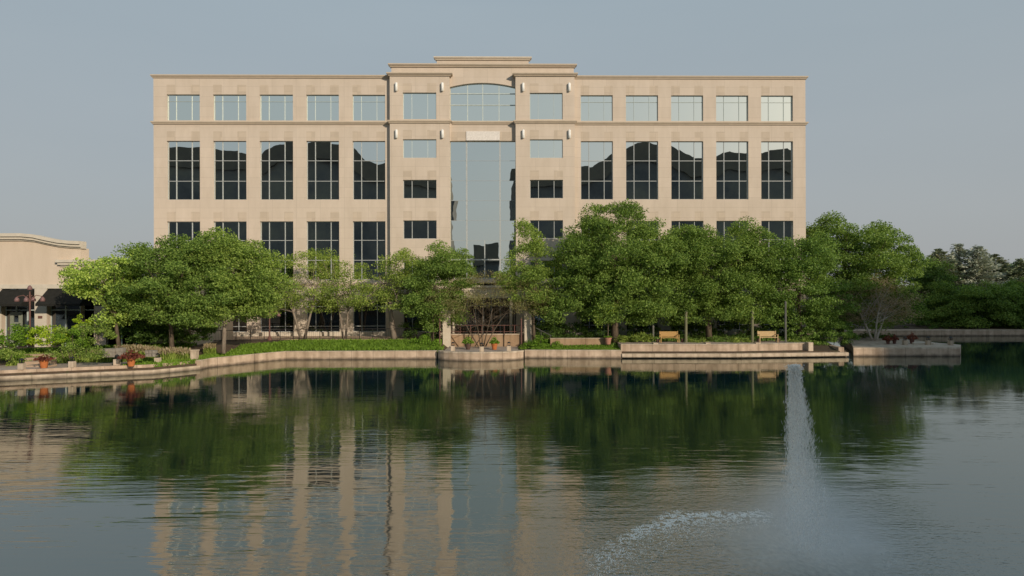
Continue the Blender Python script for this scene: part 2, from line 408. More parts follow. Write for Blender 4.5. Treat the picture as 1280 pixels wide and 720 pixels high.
    sv = N(nt, 'ShaderNodeTexVoronoi', i_Scale=40.0); mpv = N(nt, 'ShaderNodeMapping'); mpv.inputs['Scale'].default_value = (1, .45, 1)
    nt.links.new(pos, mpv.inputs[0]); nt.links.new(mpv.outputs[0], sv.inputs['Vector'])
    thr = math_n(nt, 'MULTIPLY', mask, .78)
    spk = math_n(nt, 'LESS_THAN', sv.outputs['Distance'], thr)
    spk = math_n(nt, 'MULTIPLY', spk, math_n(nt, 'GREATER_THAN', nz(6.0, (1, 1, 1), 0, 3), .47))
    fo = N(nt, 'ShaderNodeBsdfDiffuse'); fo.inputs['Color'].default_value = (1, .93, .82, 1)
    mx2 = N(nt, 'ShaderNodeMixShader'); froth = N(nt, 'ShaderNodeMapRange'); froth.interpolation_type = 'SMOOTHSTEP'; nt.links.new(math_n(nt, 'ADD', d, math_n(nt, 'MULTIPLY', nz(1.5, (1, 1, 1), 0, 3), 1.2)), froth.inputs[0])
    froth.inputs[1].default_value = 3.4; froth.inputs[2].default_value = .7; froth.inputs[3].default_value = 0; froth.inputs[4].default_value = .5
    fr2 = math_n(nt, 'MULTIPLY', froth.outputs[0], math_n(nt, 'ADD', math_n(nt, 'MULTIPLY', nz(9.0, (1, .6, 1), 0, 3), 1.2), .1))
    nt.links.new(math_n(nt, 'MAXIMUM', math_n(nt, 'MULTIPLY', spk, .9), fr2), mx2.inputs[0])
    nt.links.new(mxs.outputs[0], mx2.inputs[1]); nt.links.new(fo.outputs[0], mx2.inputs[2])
    nt.links.new(mx2.outputs[0], out.inputs[0])
    return m
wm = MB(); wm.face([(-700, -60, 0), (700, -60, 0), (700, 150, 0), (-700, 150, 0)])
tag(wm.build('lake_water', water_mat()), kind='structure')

# ------------------------------------------------------------------ terrain
SH = [G(-420, 500), G(-120, 484), G(0, 476.5), G(120, 471), G(190, 468), G(250, 462), G(262, 459.3), G(335, 451.5), G(356, 449.6), G(546, 448.7),
      G(657, 447.7), G(777, 448.1), G(920, 448), G(1060, 446.2)]
xr = SH[-1].x
cols = [(p.x, p.y) for p in SH]
inl = G(1098, 422.4)
cols += [(xr + .02, 62.0), (xr + .6, 72.0), (xr + 2.5, 83.0), (60, 83.2), (110, 83.5), (700, 84)]
cols = [(-700, cols[0][1])] + cols
def shore_y(x):
    return np.interp(x, [p.x for p in SH], [p.y for p in SH])
OVX0, OVX1 = G(546, 448.7).x, G(657, 447.7).x
def gprof(x):
    if x < SH[5].x + .5: return ([.36, 1.2, 4.9, 8.5], [.45, .45, .5, 1.28])
    if OVX0 < x < OVX1: return ([.36, 1.2, 4.9, 6.5], [.45, .45, .5, 1.28])
    return ([.36, 1.2, 5.0, 8.5], [.5, .58, 1.12, 1.28])
cc = [cols[0]]
for a, b in zip(cols, cols[1:]):
    k = max(1, int(abs(b[0] - a[0]) / .8)) if abs(a[0]) < 80 and abs(b[0]) < 60 else 1
    cc += [(a[0] + (b[0] - a[0]) * q / k, a[1] + (b[1] - a[1]) * q / k) for q in range(1, k + 1)]
cols = cc
tm = MB()
rows = []
for (x, y) in cols:
    d_, z_ = gprof(x)
    rows.append([(x, y + .35, -.6)] + [(x, y + d_[q], z_[q]) for q in range(3)] + [(x, y + d_[3], 1.28), (x, max(y + 9, 68.0), 1.28), (x, 120, 1.3), (x, 900, 1.3)])
n = len(rows[0])
tm.v = [p for r_ in rows for p in r_]
for i in range(len(rows) - 1):
    for j in range(n - 1):
        tm.f.append((i * n + j, (i + 1) * n + j, (i + 1) * n + j + 1, i * n + j + 1)); tm.m.append(0)
tag(tm.build('ground', M['soil']), kind='structure')
bm_ = MB(); bm_.face([(-700, -900, .9), (700, -900, .9), (700, -50, .9), (-700, -50, .9)]); bm_.box(-700, 700, -50, -49.5, -.5, .95)
tag(bm_.build('far_bank', M['soil']), kind='structure')

def offset_poly(pts, d):
    """offset polyline towards +normal (left of travel => +y for left-to-right)"""
    out = []
    for i, p in enumerate(pts):
        a = pts[max(i - 1, 0)]; b = pts[min(i + 1, len(pts) - 1)]
        t = (Vector((b[0] - a[0], b[1] - a[1]))).normalized()
        out.append((p[0] - t.y * d, p[1] + t.x * d))
    return out

def wall_strip(name, pts, d0, d1, z0, z1, mat, parent=None):
    a = offset_poly(pts, d0); b = offset_poly(pts, d1)
    m = MB()
    n = len(pts)
    m.v = [(x, y, z0) for x, y in a] + [(x, y, z1) for x, y in a] + [(x, y, z1) for x, y in b] + [(x, y, z0) for x, y in b]
    for i in range(n - 1):
        for k in range(4):
            k2 = (k + 1) % 4
            m.f.append((k * n + i, k * n + i + 1, k2 * n + i + 1, k2 * n + i)); m.m.append(0)
    for i in (0, n - 1):
        m.f.append((i, n + i, 2 * n + i, 3 * n + i)); m.m.append(0)
    return m.build(name, mat, parent)

# promenade on the left (paved), walk behind the grass bank, right-hand terrace
LP = [(p.x, p.y) for p in SH[0:6]]
prom = wall_strip('promenade', LP, .55, 4.6, .35, .62, M['paving']); prom['kind'] = 'structure'
lp2 = offset_poly(LP, 4.6)
# left lake wall with a lower ledge
t = thing('lake_wall', 'low two-tier stone lake wall curving along the left promenade', 'retaining wall')
wall_strip('ledge', LP, -.02, .62, -.6, .30, M['coping'], t)
wall_strip('upper_wall', LP, .42, .80, -.5, .66, M['concrete'], t)
MP = [(p.x, p.y) for p in SH[5:10]]
t = thing('lake_wall', 'plain pinkish stone lake wall below the long green bank', 'retaining wall')
wall_strip('wall_face', MP, .0, .42, -.6, .64, M['concrete'], t)
wall_strip('coping', MP, -.03, .46, .642, .70, M['coping'], t)
# bastion
bc = G(601, 448.7); br_ = (G(655, 448.7).x - G(548, 448.7).x) / 2
arc = []
for k in range(17):
    a = math.pi + math.pi * k / 16
    arc.append((bc.x + br_ * math.cos(a), bc.y + .55 * br_ * math.sin(a) * .9 + .1))
t = thing('overlook_wall', 'curved dark stone overlook bulging into the lake below the entrance', 'retaining wall')
wall_strip('wall_face', arc, .0, .4, -.6, .62, M['concrete'], t)
wall_strip('coping', arc, -.04, .46, .622, .74, M['coping'], t)
mdk = MB(); mdk.slab([(x, y) for x, y in offset_poly(arc, .45)] + [(bc.x + br_ - .45, 62.6), (bc.x - br_ + .45, 62.6)], .3, .64)
tag(mdk.build('overlook_paving', M['paving']), kind='structure')
RP1 = [(G(656, 447.7).x, G(656, 447.7).y), (SH[11].x, SH[11].y)]
t = thing('lake_wall', 'short pale stone lake wall right of the curved overlook', 'retaining wall')
wall_strip('wall_face', RP1, .0, .42, -.6, .62, M['concrete'], t)
wall_strip('coping', RP1, -.03, .46, .622, .70, M['coping'], t)
RP2 = [(SH[11].x + .02, SH[11].y), (SH[12].x, SH[12].y), (SH[13].x, SH[13].y)]
t = thing('lake_wall', 'high two-tier stone lake wall with small piers below the two benches', 'retaining wall')
wall_strip('ledge', RP2, -.1, .9, .10, .40, M['coping'], t)
wall_strip('footing', RP2, .22, .8, -.6, .10, M['concrete'], t)
RP2b = [(RP2[0][0] + .02, RP2[0][1]), RP2[1], (RP2[2][0] - 2.6, RP2[2][1])]
wall_strip('upper_wall', RP2b, .7, 1.1, .38, 1.08, M['concrete'], t)
wall_strip('coping', RP2b, .66, 1.14, 1.082, 1.15, M['coping'], t)
for px in (818, 883, 945, 1010):
    p = XZ(px, 59.2, 0)
    MB().box(p.x - .2, p.x + .2, 58.65, 59.1 + .25, .4, 1.24).build('pier', M['coping'], t)
wall_strip('return_wall', [(RP2[2][0] - .4, RP2[2][1] + .3), (xr + .1, 66), (xr + .6, 72), (xr + 2.5, 83)], -.2, .25, -.6, .8, M['concrete'], t)
tr = wall_strip('bench_terrace', RP2b, 1.1, 4.2, .6, 1.12, M['paving']); tr['kind'] = 'structure'
# second planter wall on the slope
pw = thing('planter_wall', 'long low sandy planter wall beside the pink pot', 'retaining wall')
a = P(688, 430.5, 60.6); b = P(757, 430.5, 60.6)
MB().box(a.x, b.x, 60.6, 60.95, .5, 6 - (424.3 - 360) * 60.6 / F + .05).build('wall_face', M['concrete2'], pw)
MB().box(a.x - .03, b.x + .03, 60.56, 61.0, 6 - (424.3 - 360) * 60.6 / F + .052, 6 - (424.3 - 360) * 60.6 / F + .1).build('coping', M['coping'], pw)
# far wall on the right
FWp = [(xr + 2.4, 83.0), (60, 83.2), (110, 83.5), (200, 84)]
t = thing('lake_wall', 'long straight stone lake wall on the far shore at right', 'retaining wall')
wall_strip('wall_face', FWp, .0, .5, -.6, .62, M['concrete'], t)
wall_strip('coping', FWp, -.04, .55, .622, .72, M['coping'], t)
fp = wall_strip('far_path', FWp, .5, 3.2, .3, .70, M['walk']); fp['kind'] = 'structure'
# pier / landing stage at right
pf = [G(1067, 445.6), G(1200, 445.2)]
poly = [(pf[0].x, pf[0].y), (pf[1].x, pf[1].y), (XZ(1201, 61.6, 0).x, 61.6), (XZ(1168, 64.2, 0).x, 64.2), (XZ(1128, 68.5, 0).x, 68.5), (XZ(1090, 72, 0).x, 72.0), (XZ(1050, 72, 0).x, 72), (XZ(1064, 63, 0).x, 63)]
t = thing('landing_stage', 'wedge-shaped stone landing stage jutting into the lake at right', 'landing stage')
MB().slab(poly, -.6, .62).build('base', M['concrete'], t)
MB().slab([(x, y) for x, y in poly], .622, .76).build('deck', M['coping'], t)
t = thing('lake_steps', 'dark stone steps down to the water between the ledge and the landing stage', 'steps')
for i in range(3):
    MB().box(xr - .9, pf[0].x - .02 + (.0 if i == 0 else .05) - .05 * 1, 59.4 + i * 1.1, 60.5 + i * 1.1 + (6 if i == 2 else 0), -.3, .22 + .18 * i).build('step', M['rock'], t)
# walk behind the bank
wk = MB()
a0 = XZ(236, 63.2, 0).x; a1 = XZ(700, 63.2, 0).x
wk.slab([(a0, 61.9), (XZ(340, 62, 0).x, 63.6), (a1, 63.6), (a1, 67.7), (a0 - 4, 67.7)], .8, 1.31)
tag(wk.build('walkway', M['walk']), kind='structure')

# ------------------------------------------------------------------ main office building
BY, BTH = 68.0, R(1.0)
office = thing('office_building', 'six-storey cream office building with a tall glazed central bay behind the trees', 'building', (0, BY, 0), BTH)
def U(px):
    a = (px - 640) / F
    return BY * a / (math.cos(BTH) - a * math.sin(BTH))
def Zc(py): return CAM_H + (360.6 - py) * BY / F
GZ = 1.25

def facade(name, u0, u1, z0, z1, openings, accents, v=0.0, reveal=.30, mats=None, depth=.6, skip=None):
    us = sorted({u0, u1} | {o[0] for o in openings} | {o[1] for o in openings} | {o[0] for o in accents} | {o[1] for o in accents})
    zs = sorted({z0, z1} | {o[2] for o in openings} | {o[3] for o in openings} | {o[2] for o in accents} | {o[3] for o in accents})
    m = MB()
    for i in range(len(us) - 1):
        for j in range(len(zs) - 1):
            cu, cz = (us[i] + us[i + 1]) / 2, (zs[j] + zs[j + 1]) / 2
            if any(o[0] < cu < o[1] and o[2] < cz < o[3] for o in openings): continue
            mi = 1 if any(o[0] < cu < o[1] and o[2] < cz < o[3] for o in accents) else 0
            m.face([(us[i], v, zs[j]), (us[i + 1], v, zs[j]), (us[i + 1], v, zs[j + 1]), (us[i], v, zs[j + 1])], mi)
    for a, b, c, d in openings:
        y = v + reveal
        m.face([(a, v, c), (a, v, d), (a, y, d), (a, y, c)]); m.face([(b, v, c), (b, y, c), (b, y, d), (b, v, d)])
        m.face([(a, v, c), (a, y, c), (b, y, c), (b, v, c)]); m.face([(a, v, d), (b, v, d), (b, y, d), (a, y, d)])
    y = v + depth
    m.face([(u0, v, z0), (u0, v, z1), (u0, y, z1), (u0, y, z0)]); m.face([(u1, v, z0), (u1, y, z0), (u1, y, z1), (u1, v, z1)])
    m.face([(u0, v, z1), (u1, v, z1), (u1, y, z1), (u0, y, z1)])
    return m.build(name, mats or [M['precast'], M['accent']], office)

def window(u0, u1, z0, z1, v, zlines=(), fr=(.26, .735), glass='glass', fmat='frame', bar=.055, tilt=True):
    m = MB()
    # separate panes, each a hair out of true as real ones are
    xs = [u0] + [u0 + (u1 - u0) * f for f in fr] + [u1]
    zz = [z0] + list(zlines) + [z1]
    for i in range(len(xs) - 1):
        for j in range(len(zz) - 1):
            e = .0022 if tilt else 0
            q = [random.uniform(-e, e) for _ in range(3)]
            m.face([(xs[i], v + q[0], zz[j]), (xs[i + 1], v + q[1], zz[j]), (xs[i + 1], v + q[1] + q[2], zz[j + 1]), (xs[i], v + q[0] + q[2], zz[j + 1])])
    o = m.build('window', M[glass], office)
    f = MB()
    e = .05
    f.box(u0, u0 + e, v - .06, v + .02, z0, z1); f.box(u1 - e, u1, v - .06, v + .02, z0, z1)
    f.box(u0 + e, u1 - e, v - .06, v + .02, z0, z0 + e); f.box(u0 + e, u1 - e, v - .06, v + .02, z1 - e, z1)
    for x in xs[1:-1]: f.box(x - bar / 2, x + bar / 2, v - .072, v + .02, z0 + e, z1 - e)
    for z in zlines: f.box(u0 + e, u1 - e, v - .064, v + .02, z - bar / 2, z + bar / 2)
    f.build('frame', M[fmat], o)
    return o

wings = [[(209, 250.3), (267, 308.4), (325.2, 366.8), (383.4, 424.2), (441.2, 482)],
         [(726.5, 766.6), (783, 823.2), (839.6, 879.6), (895.8, 936), (952, 991.8)]]
Lspan = [(192.5, 489), (718, 1007.5)]
zt = dict(top=(151.6, 119.3), hi=(250, 176.9), lo=(349.6, 276.9), gr=(414.4, 375.8))
for wi, bays in enumerate(wings):
    op, ac = [], []
    for (a, b) in bays:
        ua, ub = U(a), U(b)
        for key in zt:
            z0, z1 = Zc(zt[key][0]), Zc(zt[key][1])
            op.append((ua, ub, z0, z1))
            if key != 'gr':
                aw = (ub - ua) * .27
                ac.append((ua, ua + aw, z1 + .03, z1 + .95)); ac.append((ub - aw, ub, z1 + .03, z1 + .95))
    facade('wall', U(Lspan[wi][0]), U(Lspan[wi][1]), GZ - .3, Zc(98.3), op, ac)
    for (a, b) in bays:
        ua, ub = U(a), U(b)
        window(ua, ub, Zc(151.6), Zc(119.3), .26, (Zc(127.5),), glass='glass_top', fmat='frame_t', bar=.03)
        window(ua, ub, Zc(250), Zc(176.9), .26, (Zc(226.6), Zc(201.2)))
        window(ua, ub, Zc(349.6), Zc(276.9), .26, (Zc(325.4), Zc(300.5)))
        window(ua, ub, Zc(414.4), Zc(375.8), .26, (Zc(407.6), Zc(383)), glass='glass_g')
# towers flanking the centre
TV = -.55
tow = [((489, 563), (505.2, 546.6)), ((645, 718.3), (662.6, 703.4))]
tl = [(151.4, 118.4), (199.2, 176.2), (249.4, 226.4), (299.4, 276.6), (349.5, 326.5), (414.4, 376)]
for (sp, wn) in tow:
    ua, ub = U(wn[0]), U(wn[1]); op = [(ua, ub, Zc(a), Zc(b)) for a, b in tl]; ac = []
    aw = (ub - ua) * .27
    for a, b in tl[:5]:
        z1 = Zc(b); ac += [(ua, ua + aw, z1 + .03, z1 + .92), (ub - aw, ub, z1 + .03, z1 + .92)]
    facade('wall', U(sp[0]), U(sp[1]), GZ - .3, Zc(97.2), op, ac, v=TV, depth=1.2)
    for i, (a, b) in enumerate(tl):
        window(ua, ub, Zc(a), Zc(b), TV + .26, glass='glass_top' if i < 2 else ('glass' if i < 5 else 'glass_g'),
               fmat='frame_t' if i < 2 else 'frame', bar=.03 if i < 2 else .055)
# central recess wall with arched head window
cu0, cu1 = U(563), U(645); cm = (cu0 + cu1) / 2
za, zb, zk = Zc(152), Zc(109.5), Zc(104.2)
m = MB(); zt0 = Zc(85)
A = []
for k in range(17):
    t_ = k / 16; u = cu0 + (cu1 - cu0) * t_; A.append((u, zb + (zk - zb) * (1 - (2 * t_ - 1) ** 2)))
for k in range(16):
    m.face([(A[k][0], 0, A[k][1]), (A[k + 1][0], 0, A[k + 1][1]), (A[k + 1][0], 0, zt0), (A[k][0], 0, zt0)])
    m.face([(A[k][0], 0, A[k][1]), (A[k][0], .3, A[k][1]), (A[k + 1][0], .3, A[k + 1][1]), (A[k + 1][0], 0, A[k + 1][1])])
z176, z157 = Zc(176.8), Zc(156.5)
m.build('arch_wall', M['precast'], office); m = MB()
m.face([(cu0, 0, z176), (cu1, 0, z176), (cu1, 0, za), (cu0, 0, za)])
m.face([(cu0, 0, z176), (cu0, .3, z176), (cu1, .3, z176), (cu1, 0, z176)])
m.face([(cu0, 0, za), (cu1, 0, za), (cu1, .3, za), (cu0, .3, za)])
m.build('centre_wall', M['precast'], office)
for (a, b) in ((565, 583), (625.6, 643)):
    MB().box(U(a), U(b), -.02, -.001, z176 + .04, z176 + .9).build('accent_panel', M['accent'], office)
wa = MB(); wa.v = [(cu0, .3, za), (cu1, .3, za)] + [(u, .3, z) for u, z in A[::-1]]; wa.f = [tuple(range(len(wa.v)))]; wa.m = [0]
wa = wa.build('arched_window', M['glass_top'], office)
f = MB()
for px in (585, 604, 624.5):
    u = U(px); k = (u - cu0) / (cu1 - cu0); zt_ = zb + (zk - zb) * (1 - (2 * k - 1) ** 2)
    f.box(u - .04, u + .04, .22, .32, za, zt_)
for py in (117, 131.3): f.box(cu0, cu1, .228, .32, Zc(py) - .04, Zc(py) + .04)
for k in range(16): f.tube([(A[k][0], .27, A[k][1] - .02), (A[k + 1][0], .27, A[k + 1][1] - .02)], .05, n=4)
f.box(cu0, cu1, .215, .32, za, za + .09)
f.build('frame', M['frame_t'], wa)
# curtain wall
cw0 = Zc(349)
cm_ = MB(); xs = [cu0, U(583.6), U(606), U(625.4), cu1]; zs = [cw0, Zc(325), Zc(301), Zc(276), Zc(251), Zc(226), Zc(201), z176]
for i in range(4):
    for j in range(7):
        q = [random.uniform(-.006, .006) for _ in range(3)]
        if i in (1, 2): q = [x * .4 for x in q]
        cm_.face([(xs[i], .3 + q[0], zs[j]), (xs[i + 1], .3 + q[1], zs[j]), (xs[i + 1], .3 + q[1] + q[2], zs[j + 1]), (xs[i], .3 + q[0] + q[2], zs[j + 1])])
cw = cm_.build('curtain_window', M['glass_c'], office)
f = MB()
for px in (583.6, 625.4): f.box(U(px) - .07, U(px) + .07, .17, .32, cw0, z176)
f.box(U(606) - .05, U(606) + .05, .2, .32, cw0, Zc(301))
f.box(cu0, cu1, .18, .32, Zc(325) - .06, Zc(325) + .06)
f.box(cu0, cu1, .19, .32, cw0, cw0 + .1)
for z in zs[2:-1]: f.box(cu0, cu1, .265, .30, z - .012, z + .012)
f.build('frame', M['frame'], cw)
MB().box(U(583.4), U(625.4), -.1, -.003, Zc(176.4), Zc(165)).build('sign_panel', M['white'], office)
# ground floor of the centre
ge = MB(); ge.face([(cu0, .6, GZ), (cu1, .6, GZ), (cu1, .6, cw0), (cu0, .6, cw0)])
ge = ge.build('entrance_glazing', M['glass_g'], office)
f = MB()
for px in (565, 583.6, 594, 604, 614, 625.4, 643): f.box(U(px) - .06, U(px) + .06, .5, .62, GZ, cw0 - .2)
for py in (407, 383): f.box(cu0, cu1, .51, .62, Zc(py) - .05, Zc(py) + .05)
f.build('frame', M['frame'], ge)
MB().box(cu0, cu1, .02, .66, cw0 - .4, cw0).build('spandrel', M['precast'], office)
can = MB(); can.box(U(566), U(641), -3.2, -.0, Zc(372.5), Zc(360)); can.box(U(564.5), U(642.5), -3.35, .0, Zc(360) + .003, Zc(357.5))
can.build('entrance_canopy', M['pale'], office)
for px in (569, 638): MB().lathe([(.2, GZ), (.2, GZ + .3), (.14, GZ + .32), (.14, Zc(372.5))], (U(px), -2.9, 0)).build('canopy_column', M['pale'], office)
# cornices, belts
def cornice(name, u0, u1, v, z0, z1, out_=.35, mat='cornice', endl=True, endr=True, vb=.4):
    m = MB(); h = z1 - z0
    for a, b, o in ((0, .35, out_ * .45), (.35, .6, out_ * .75), (.6, 1.0, out_)):
        l = o if endl else 0; r_ = o if endr else 0
        m.box(u0 - l, u1 + r_, v - o, v + vb, z0 + h * a + (.002 if a else 0), z0 + h * b)
    return m.build(name, M[mat], office)
cornice('cornice', U(192.5), U(489) - .02, 0, Zc(99), Zc(95.4), out_=.22, endr=False)
cornice('cornice', U(718.3) + .02, U(1007.5), 0, Zc(99), Zc(95.4), out_=.22, endl=False)
for (a, b) in ((489, 563), (645, 718.3)): cornice('cornice', U(a), U(b), TV, Zc(98), Zc(94.4), out_=.30, vb=.9)
cornice('cornice', U(490), U(718), .0, Zc(85) + .002, Zc(81.2), out_=.3)
MB().box(U(490), U(718), .003, 14, Zc(98.5), Zc(85)).build('attic_wall', M['precast'], office)
cornice('cornice', U(545), U(662.5), 1.6, Zc(77) + .6, Zc(72.6) + .55, out_=.3, mat='pale')
MB().box(U(545), U(662.5), 1.6, 12, Zc(84), Zc(77) + .6).build('penthouse_wall', M['precast'], office)
for (a, b, v) in ((192.5, 488.7, 0), (718.6, 1007.5, 0), (489, 563, TV), (645, 718.3, TV)):
    e = (a in (192.5, 489, 645)), (b in (1007.5, 563, 718.3))
    cornice('belt_course', U(a) + (0 if e[0] else .02), U(b) - (0 if e[1] else .02), v, Zc(156.6), Zc(153), out_=.22, endl=e[0], endr=e[1], vb=.2)
    cornice('belt_course', U(a) + (0 if e[0] else .02), U(b) - (0 if e[1] else .02), v, Zc(357), Zc(353.5), out_=.16, endl=e[0], endr=e[1], vb=.2)
cornice('belt_course', cu0 + .25, cu1 - .25, 0, Zc(156.4), Zc(152.4), out_=.2, endl=False, endr=False, vb=.2)
# body behind, roof, side walls
sb = MB(); sb.box(U(192.5) + .003, U(1007.5) - .003, .6, 24, GZ - .3, Zc(98.3) - .02); sb.build('body', M['precast'], office)
MB().box(U(192.5) + .4, U(1007.5) - .4, .9, 23.6, Zc(98.3) - .019, Zc(98.3) + .02).build('roof', M['roof'], office)
# base plinth
for (a, b, v) in ((192.5, 488.7, 0), (718.6, 1007.5, 0)):
    MB().box(U(a), U(b), v - .12, v - .003, GZ - .3, Zc(414.8)).build('plinth', M['trim'], office)
# slim wall lamps on the towers
first = None
k_ = 0
for row, (ya, yb) in (('upper', (117.5, 106.5)), ('lower', (175.5, 164.5))):
    for px, nm in ((497.4, 'outer left'), (554.4, 'inner left'), (654.4, 'inner right'), (711.5, 'outer right')):
        c = Vector((U(px), TV, 0)); cc = Matrix.Rotation(BTH, 3, 'Z') @ c + Vector((0, BY, 0))
        lab = 'white tubular wall lamp on the %s tower pilaster, %s row' % (nm, row)
        if first is None:
            h = Zc(106.5) - Zc(117.5)
            first = thing('wall_lamp', lab, 'wall lamp', (cc.x, cc.y, Zc(ya)), BTH, 'white wall lamps on the two towers')
            MB().lathe([(.03, 0), (.13, .05), (.13, h - .05), (.03, h)], (0, -.17, 0), 10).build('lamp_glass', M['lampglass'], first, True)
            bk = MB(); bk.box(-.19, .19, -.035, -.003, .08, h - .08); bk.build('back_plate', M['pale'], first)
        else:
            dup(first, (cc.x, cc.y, Zc(ya)), BTH, lab)

# ------------------------------------------------------------------ left low building
LY = 56.0
lk = LY / F
def LX(px): return (px - 640) * lk
def LZ(py): return CAM_H + (360 - (py + 1.6)) * lk
lb = thing('restaurant_building', 'low cream building with curved parapet and black awnings at far left', 'building', (0, LY, 0))
prof = [(-150, 299), (-95, 299), (-70, 297), (-40, 291.5), (-15, 289), (0, 288.6), (30, 288.6), (45, 290), (60, 293.5), (75, 296.5), (90, 298), (103, 298.5)]
ops = [(-60, -15), (2, 43.5), (59, 115), (130, 185)]
m = MB()
def ptop(px):
    for (a, b), (c, d) in zip(prof, prof[1:]):
        if a <= px <= c: return b + (d - b) * (px - a) / (c - a)
    return 298.5
# curved block x<101, lower wing beyond
xs = sorted(set([-150, -95, -70, -40, -15, 0, 15, 30, 45, 60, 75, 90, 101] + [2, 43.5, 59, -60]))
opz1, z0_ = LZ(357.5), 1.2
for a, b in zip(xs, xs[1:]):
    mid = (a + b) / 2
    inop = any(o[0] < mid < o[1] for o in ops)
    bot = opz1 if inop else z0_
    m.face([(LX(a), 0, bot), (LX(b), 0, bot), (LX(b), 0, LZ(ptop(b) + 9)), (LX(a), 0, LZ(ptop(a) + 9))])
for o in ops[:2]:
    for x in o: m.face([(LX(x), 0, z0_), (LX(x), .5, z0_), (LX(x), .5, opz1), (LX(x), 0, opz1)])
m.face([(LX(101), 0, z0_), (LX(101), 1.1, z0_), (LX(101), 1.1, LZ(307)), (LX(101), 0, LZ(307))])
m.face([(LX(59), 0, z0_), (LX(59), .5, z0_), (LX(59), .5, opz1), (LX(59), 0, opz1)])
m.build('wall', M['stucco'], lb)
# back of parapet so it has body
m = MB(); m.prism([(LX(a), LZ(b + 8.5)) for a, b in prof[:-1]] + [(LX(100.5), LZ(306.8)), (LX(100.5), 1.2), (LX(-150), 1.2)], .52, 1.08); m.box(LX(-150), LX(100.5), 1.083, 9, 1.2, LZ(334)); m.build('body', M['stucco'], lb)
# moulded parapet
m = MB()
for lo, hi, out_ in ((9, 7.2, .12), (7.2, 4.0, .28), (4.0, .0, .42)):
    for (a, b), (c, d) in zip(prof, prof[1:]):
        n0 = len(m.v)
        q0, q1, q2, q3 = (LX(a), LZ(b + lo)), (LX(c), LZ(d + lo)), (LX(c), LZ(d + hi)), (LX(a), LZ(b + hi))
        m.prism([q0, q1, q2, q3], -out_, .55)
m.build('parapet_moulding', M['trim'], lb)
m = MB()  # lower wing wall
for a, b in ((101, 115), (115, 130), (130, 185), (185, 235)):
    inop = any(o[0] < (a + b) / 2 < o[1] for o in ops)
    m.face([(LX(a), .25, opz1 if inop else z0_), (LX(b), .25, opz1 if inop else z0_), (LX(b), .25, LZ(330)), (LX(a), .25, LZ(330))])
m.box(LX(101.5), LX(235), .5, 9, 1.2, LZ(330) - .05)
m.build('wing_wall', M['stucco'], lb)
m = MB()
for lo, hi, o in ((330, 328, .1), (328, 325, .25), (325, 321.5, .36)): m.box(LX(78) - o, LX(235), -.0 - o, .8, LZ(lo) + .002, LZ(hi))
m.build('wing_moulding', M['trim'], lb)
m = MB()
m.box(LX(-6), LX(1.8), -.06, -.003, 1.2, LZ(352)); m.box(LX(1.8), LX(58.8), -.05, -.003, LZ(357.3), LZ(352)); m.box(LX(43.7), LX(58.8), -.06, -.003, 1.2, LZ(357.4)); m.box(LX(58.8), LX(128), -.055, -.003, LZ(357.3), LZ(352))
m.build('surround', M['trim'], lb)
for i, (a, b) in enumerate(ops):
    y1 = -1.5; o0, o1 = LX(a) + .06, LX(b) - .06; zt_, zb_ = opz1 - .05, LZ(376)
    g = MB(); g.face([(LX(a), .5, z0_), (LX(b), .5, z0_), (LX(b), .5, opz1), (LX(a), .5, opz1)]); g = g.build('shopfront', M['glass_g'], lb)
    fm = MB()
    for k in range(4):
        x = LX(a) + (LX(b) - LX(a)) * k / 3; fm.box(x - .05, x + .05, .42, .52, z0_, opz1)
    fm.box(LX(a), LX(b), .43, .52, LZ(385), LZ(385) + .08); fm.build('frame', M['frame_t'], g)
    aw = MB()
    zb2 = zb_ - .0
    aw.face([(o0, -.02, zt_), (o1, -.02, zt_), (o1, y1, zb2), (o0, y1, zb2)]); aw.face([(o0, y1, zb2), (o1, y1, zb2), (o1, y1, zb2 - .18), (o0, y1, zb2 - .18)])
    aw.face([(o0, -.02, zt_), (o0, y1, zb2), (o0, y1, zb2 - .18), (o0, -.02, zb2 - .18)]); aw.face([(o1, -.02, zt_), (o1, -.02, zb2 - .18), (o1, y1, zb2 - .18), (o1, y1, zb2)])
    aw.build('awning', M['awning'], lb)
d = MB(); x0, x1 = LX(9), LX(24); zz0, zz1 = 1.4, LZ(386.5)
d.box(x0, x0 + .28, .3, .41, zz0, zz1); d.box(x1 - .28, x1, .3, .41, zz0, zz1); d.box(x0 + .28, x1 - .28, .3, .41, zz1 - .3, zz1); d.box(x0 + .28, x1 - .28, .3, .41, zz1 - 1.0, zz1 - .85)
dr = d.build('door', M['doorframe'], lb)
dg = MB(); dg.face([(x0 + .28, .38, zz0), (x1 - .28, .38, zz0), (x1 - .28, .38, zz1 - .3), (x0 + .28, .38, zz1 - .3)]); dg.build('pane', M['glass_g'], dr)
MB().box(x0 + .35, x1 - .4, .36, .375, zz1 - 1.55, zz1 - 1.35).build('notice', M['paper'], dr)
MB().box(LX(48.5), LX(53.5), -.12, -.063, LZ(394.5), LZ(391.5)).build('wall_plaque', M['rust'], lb)

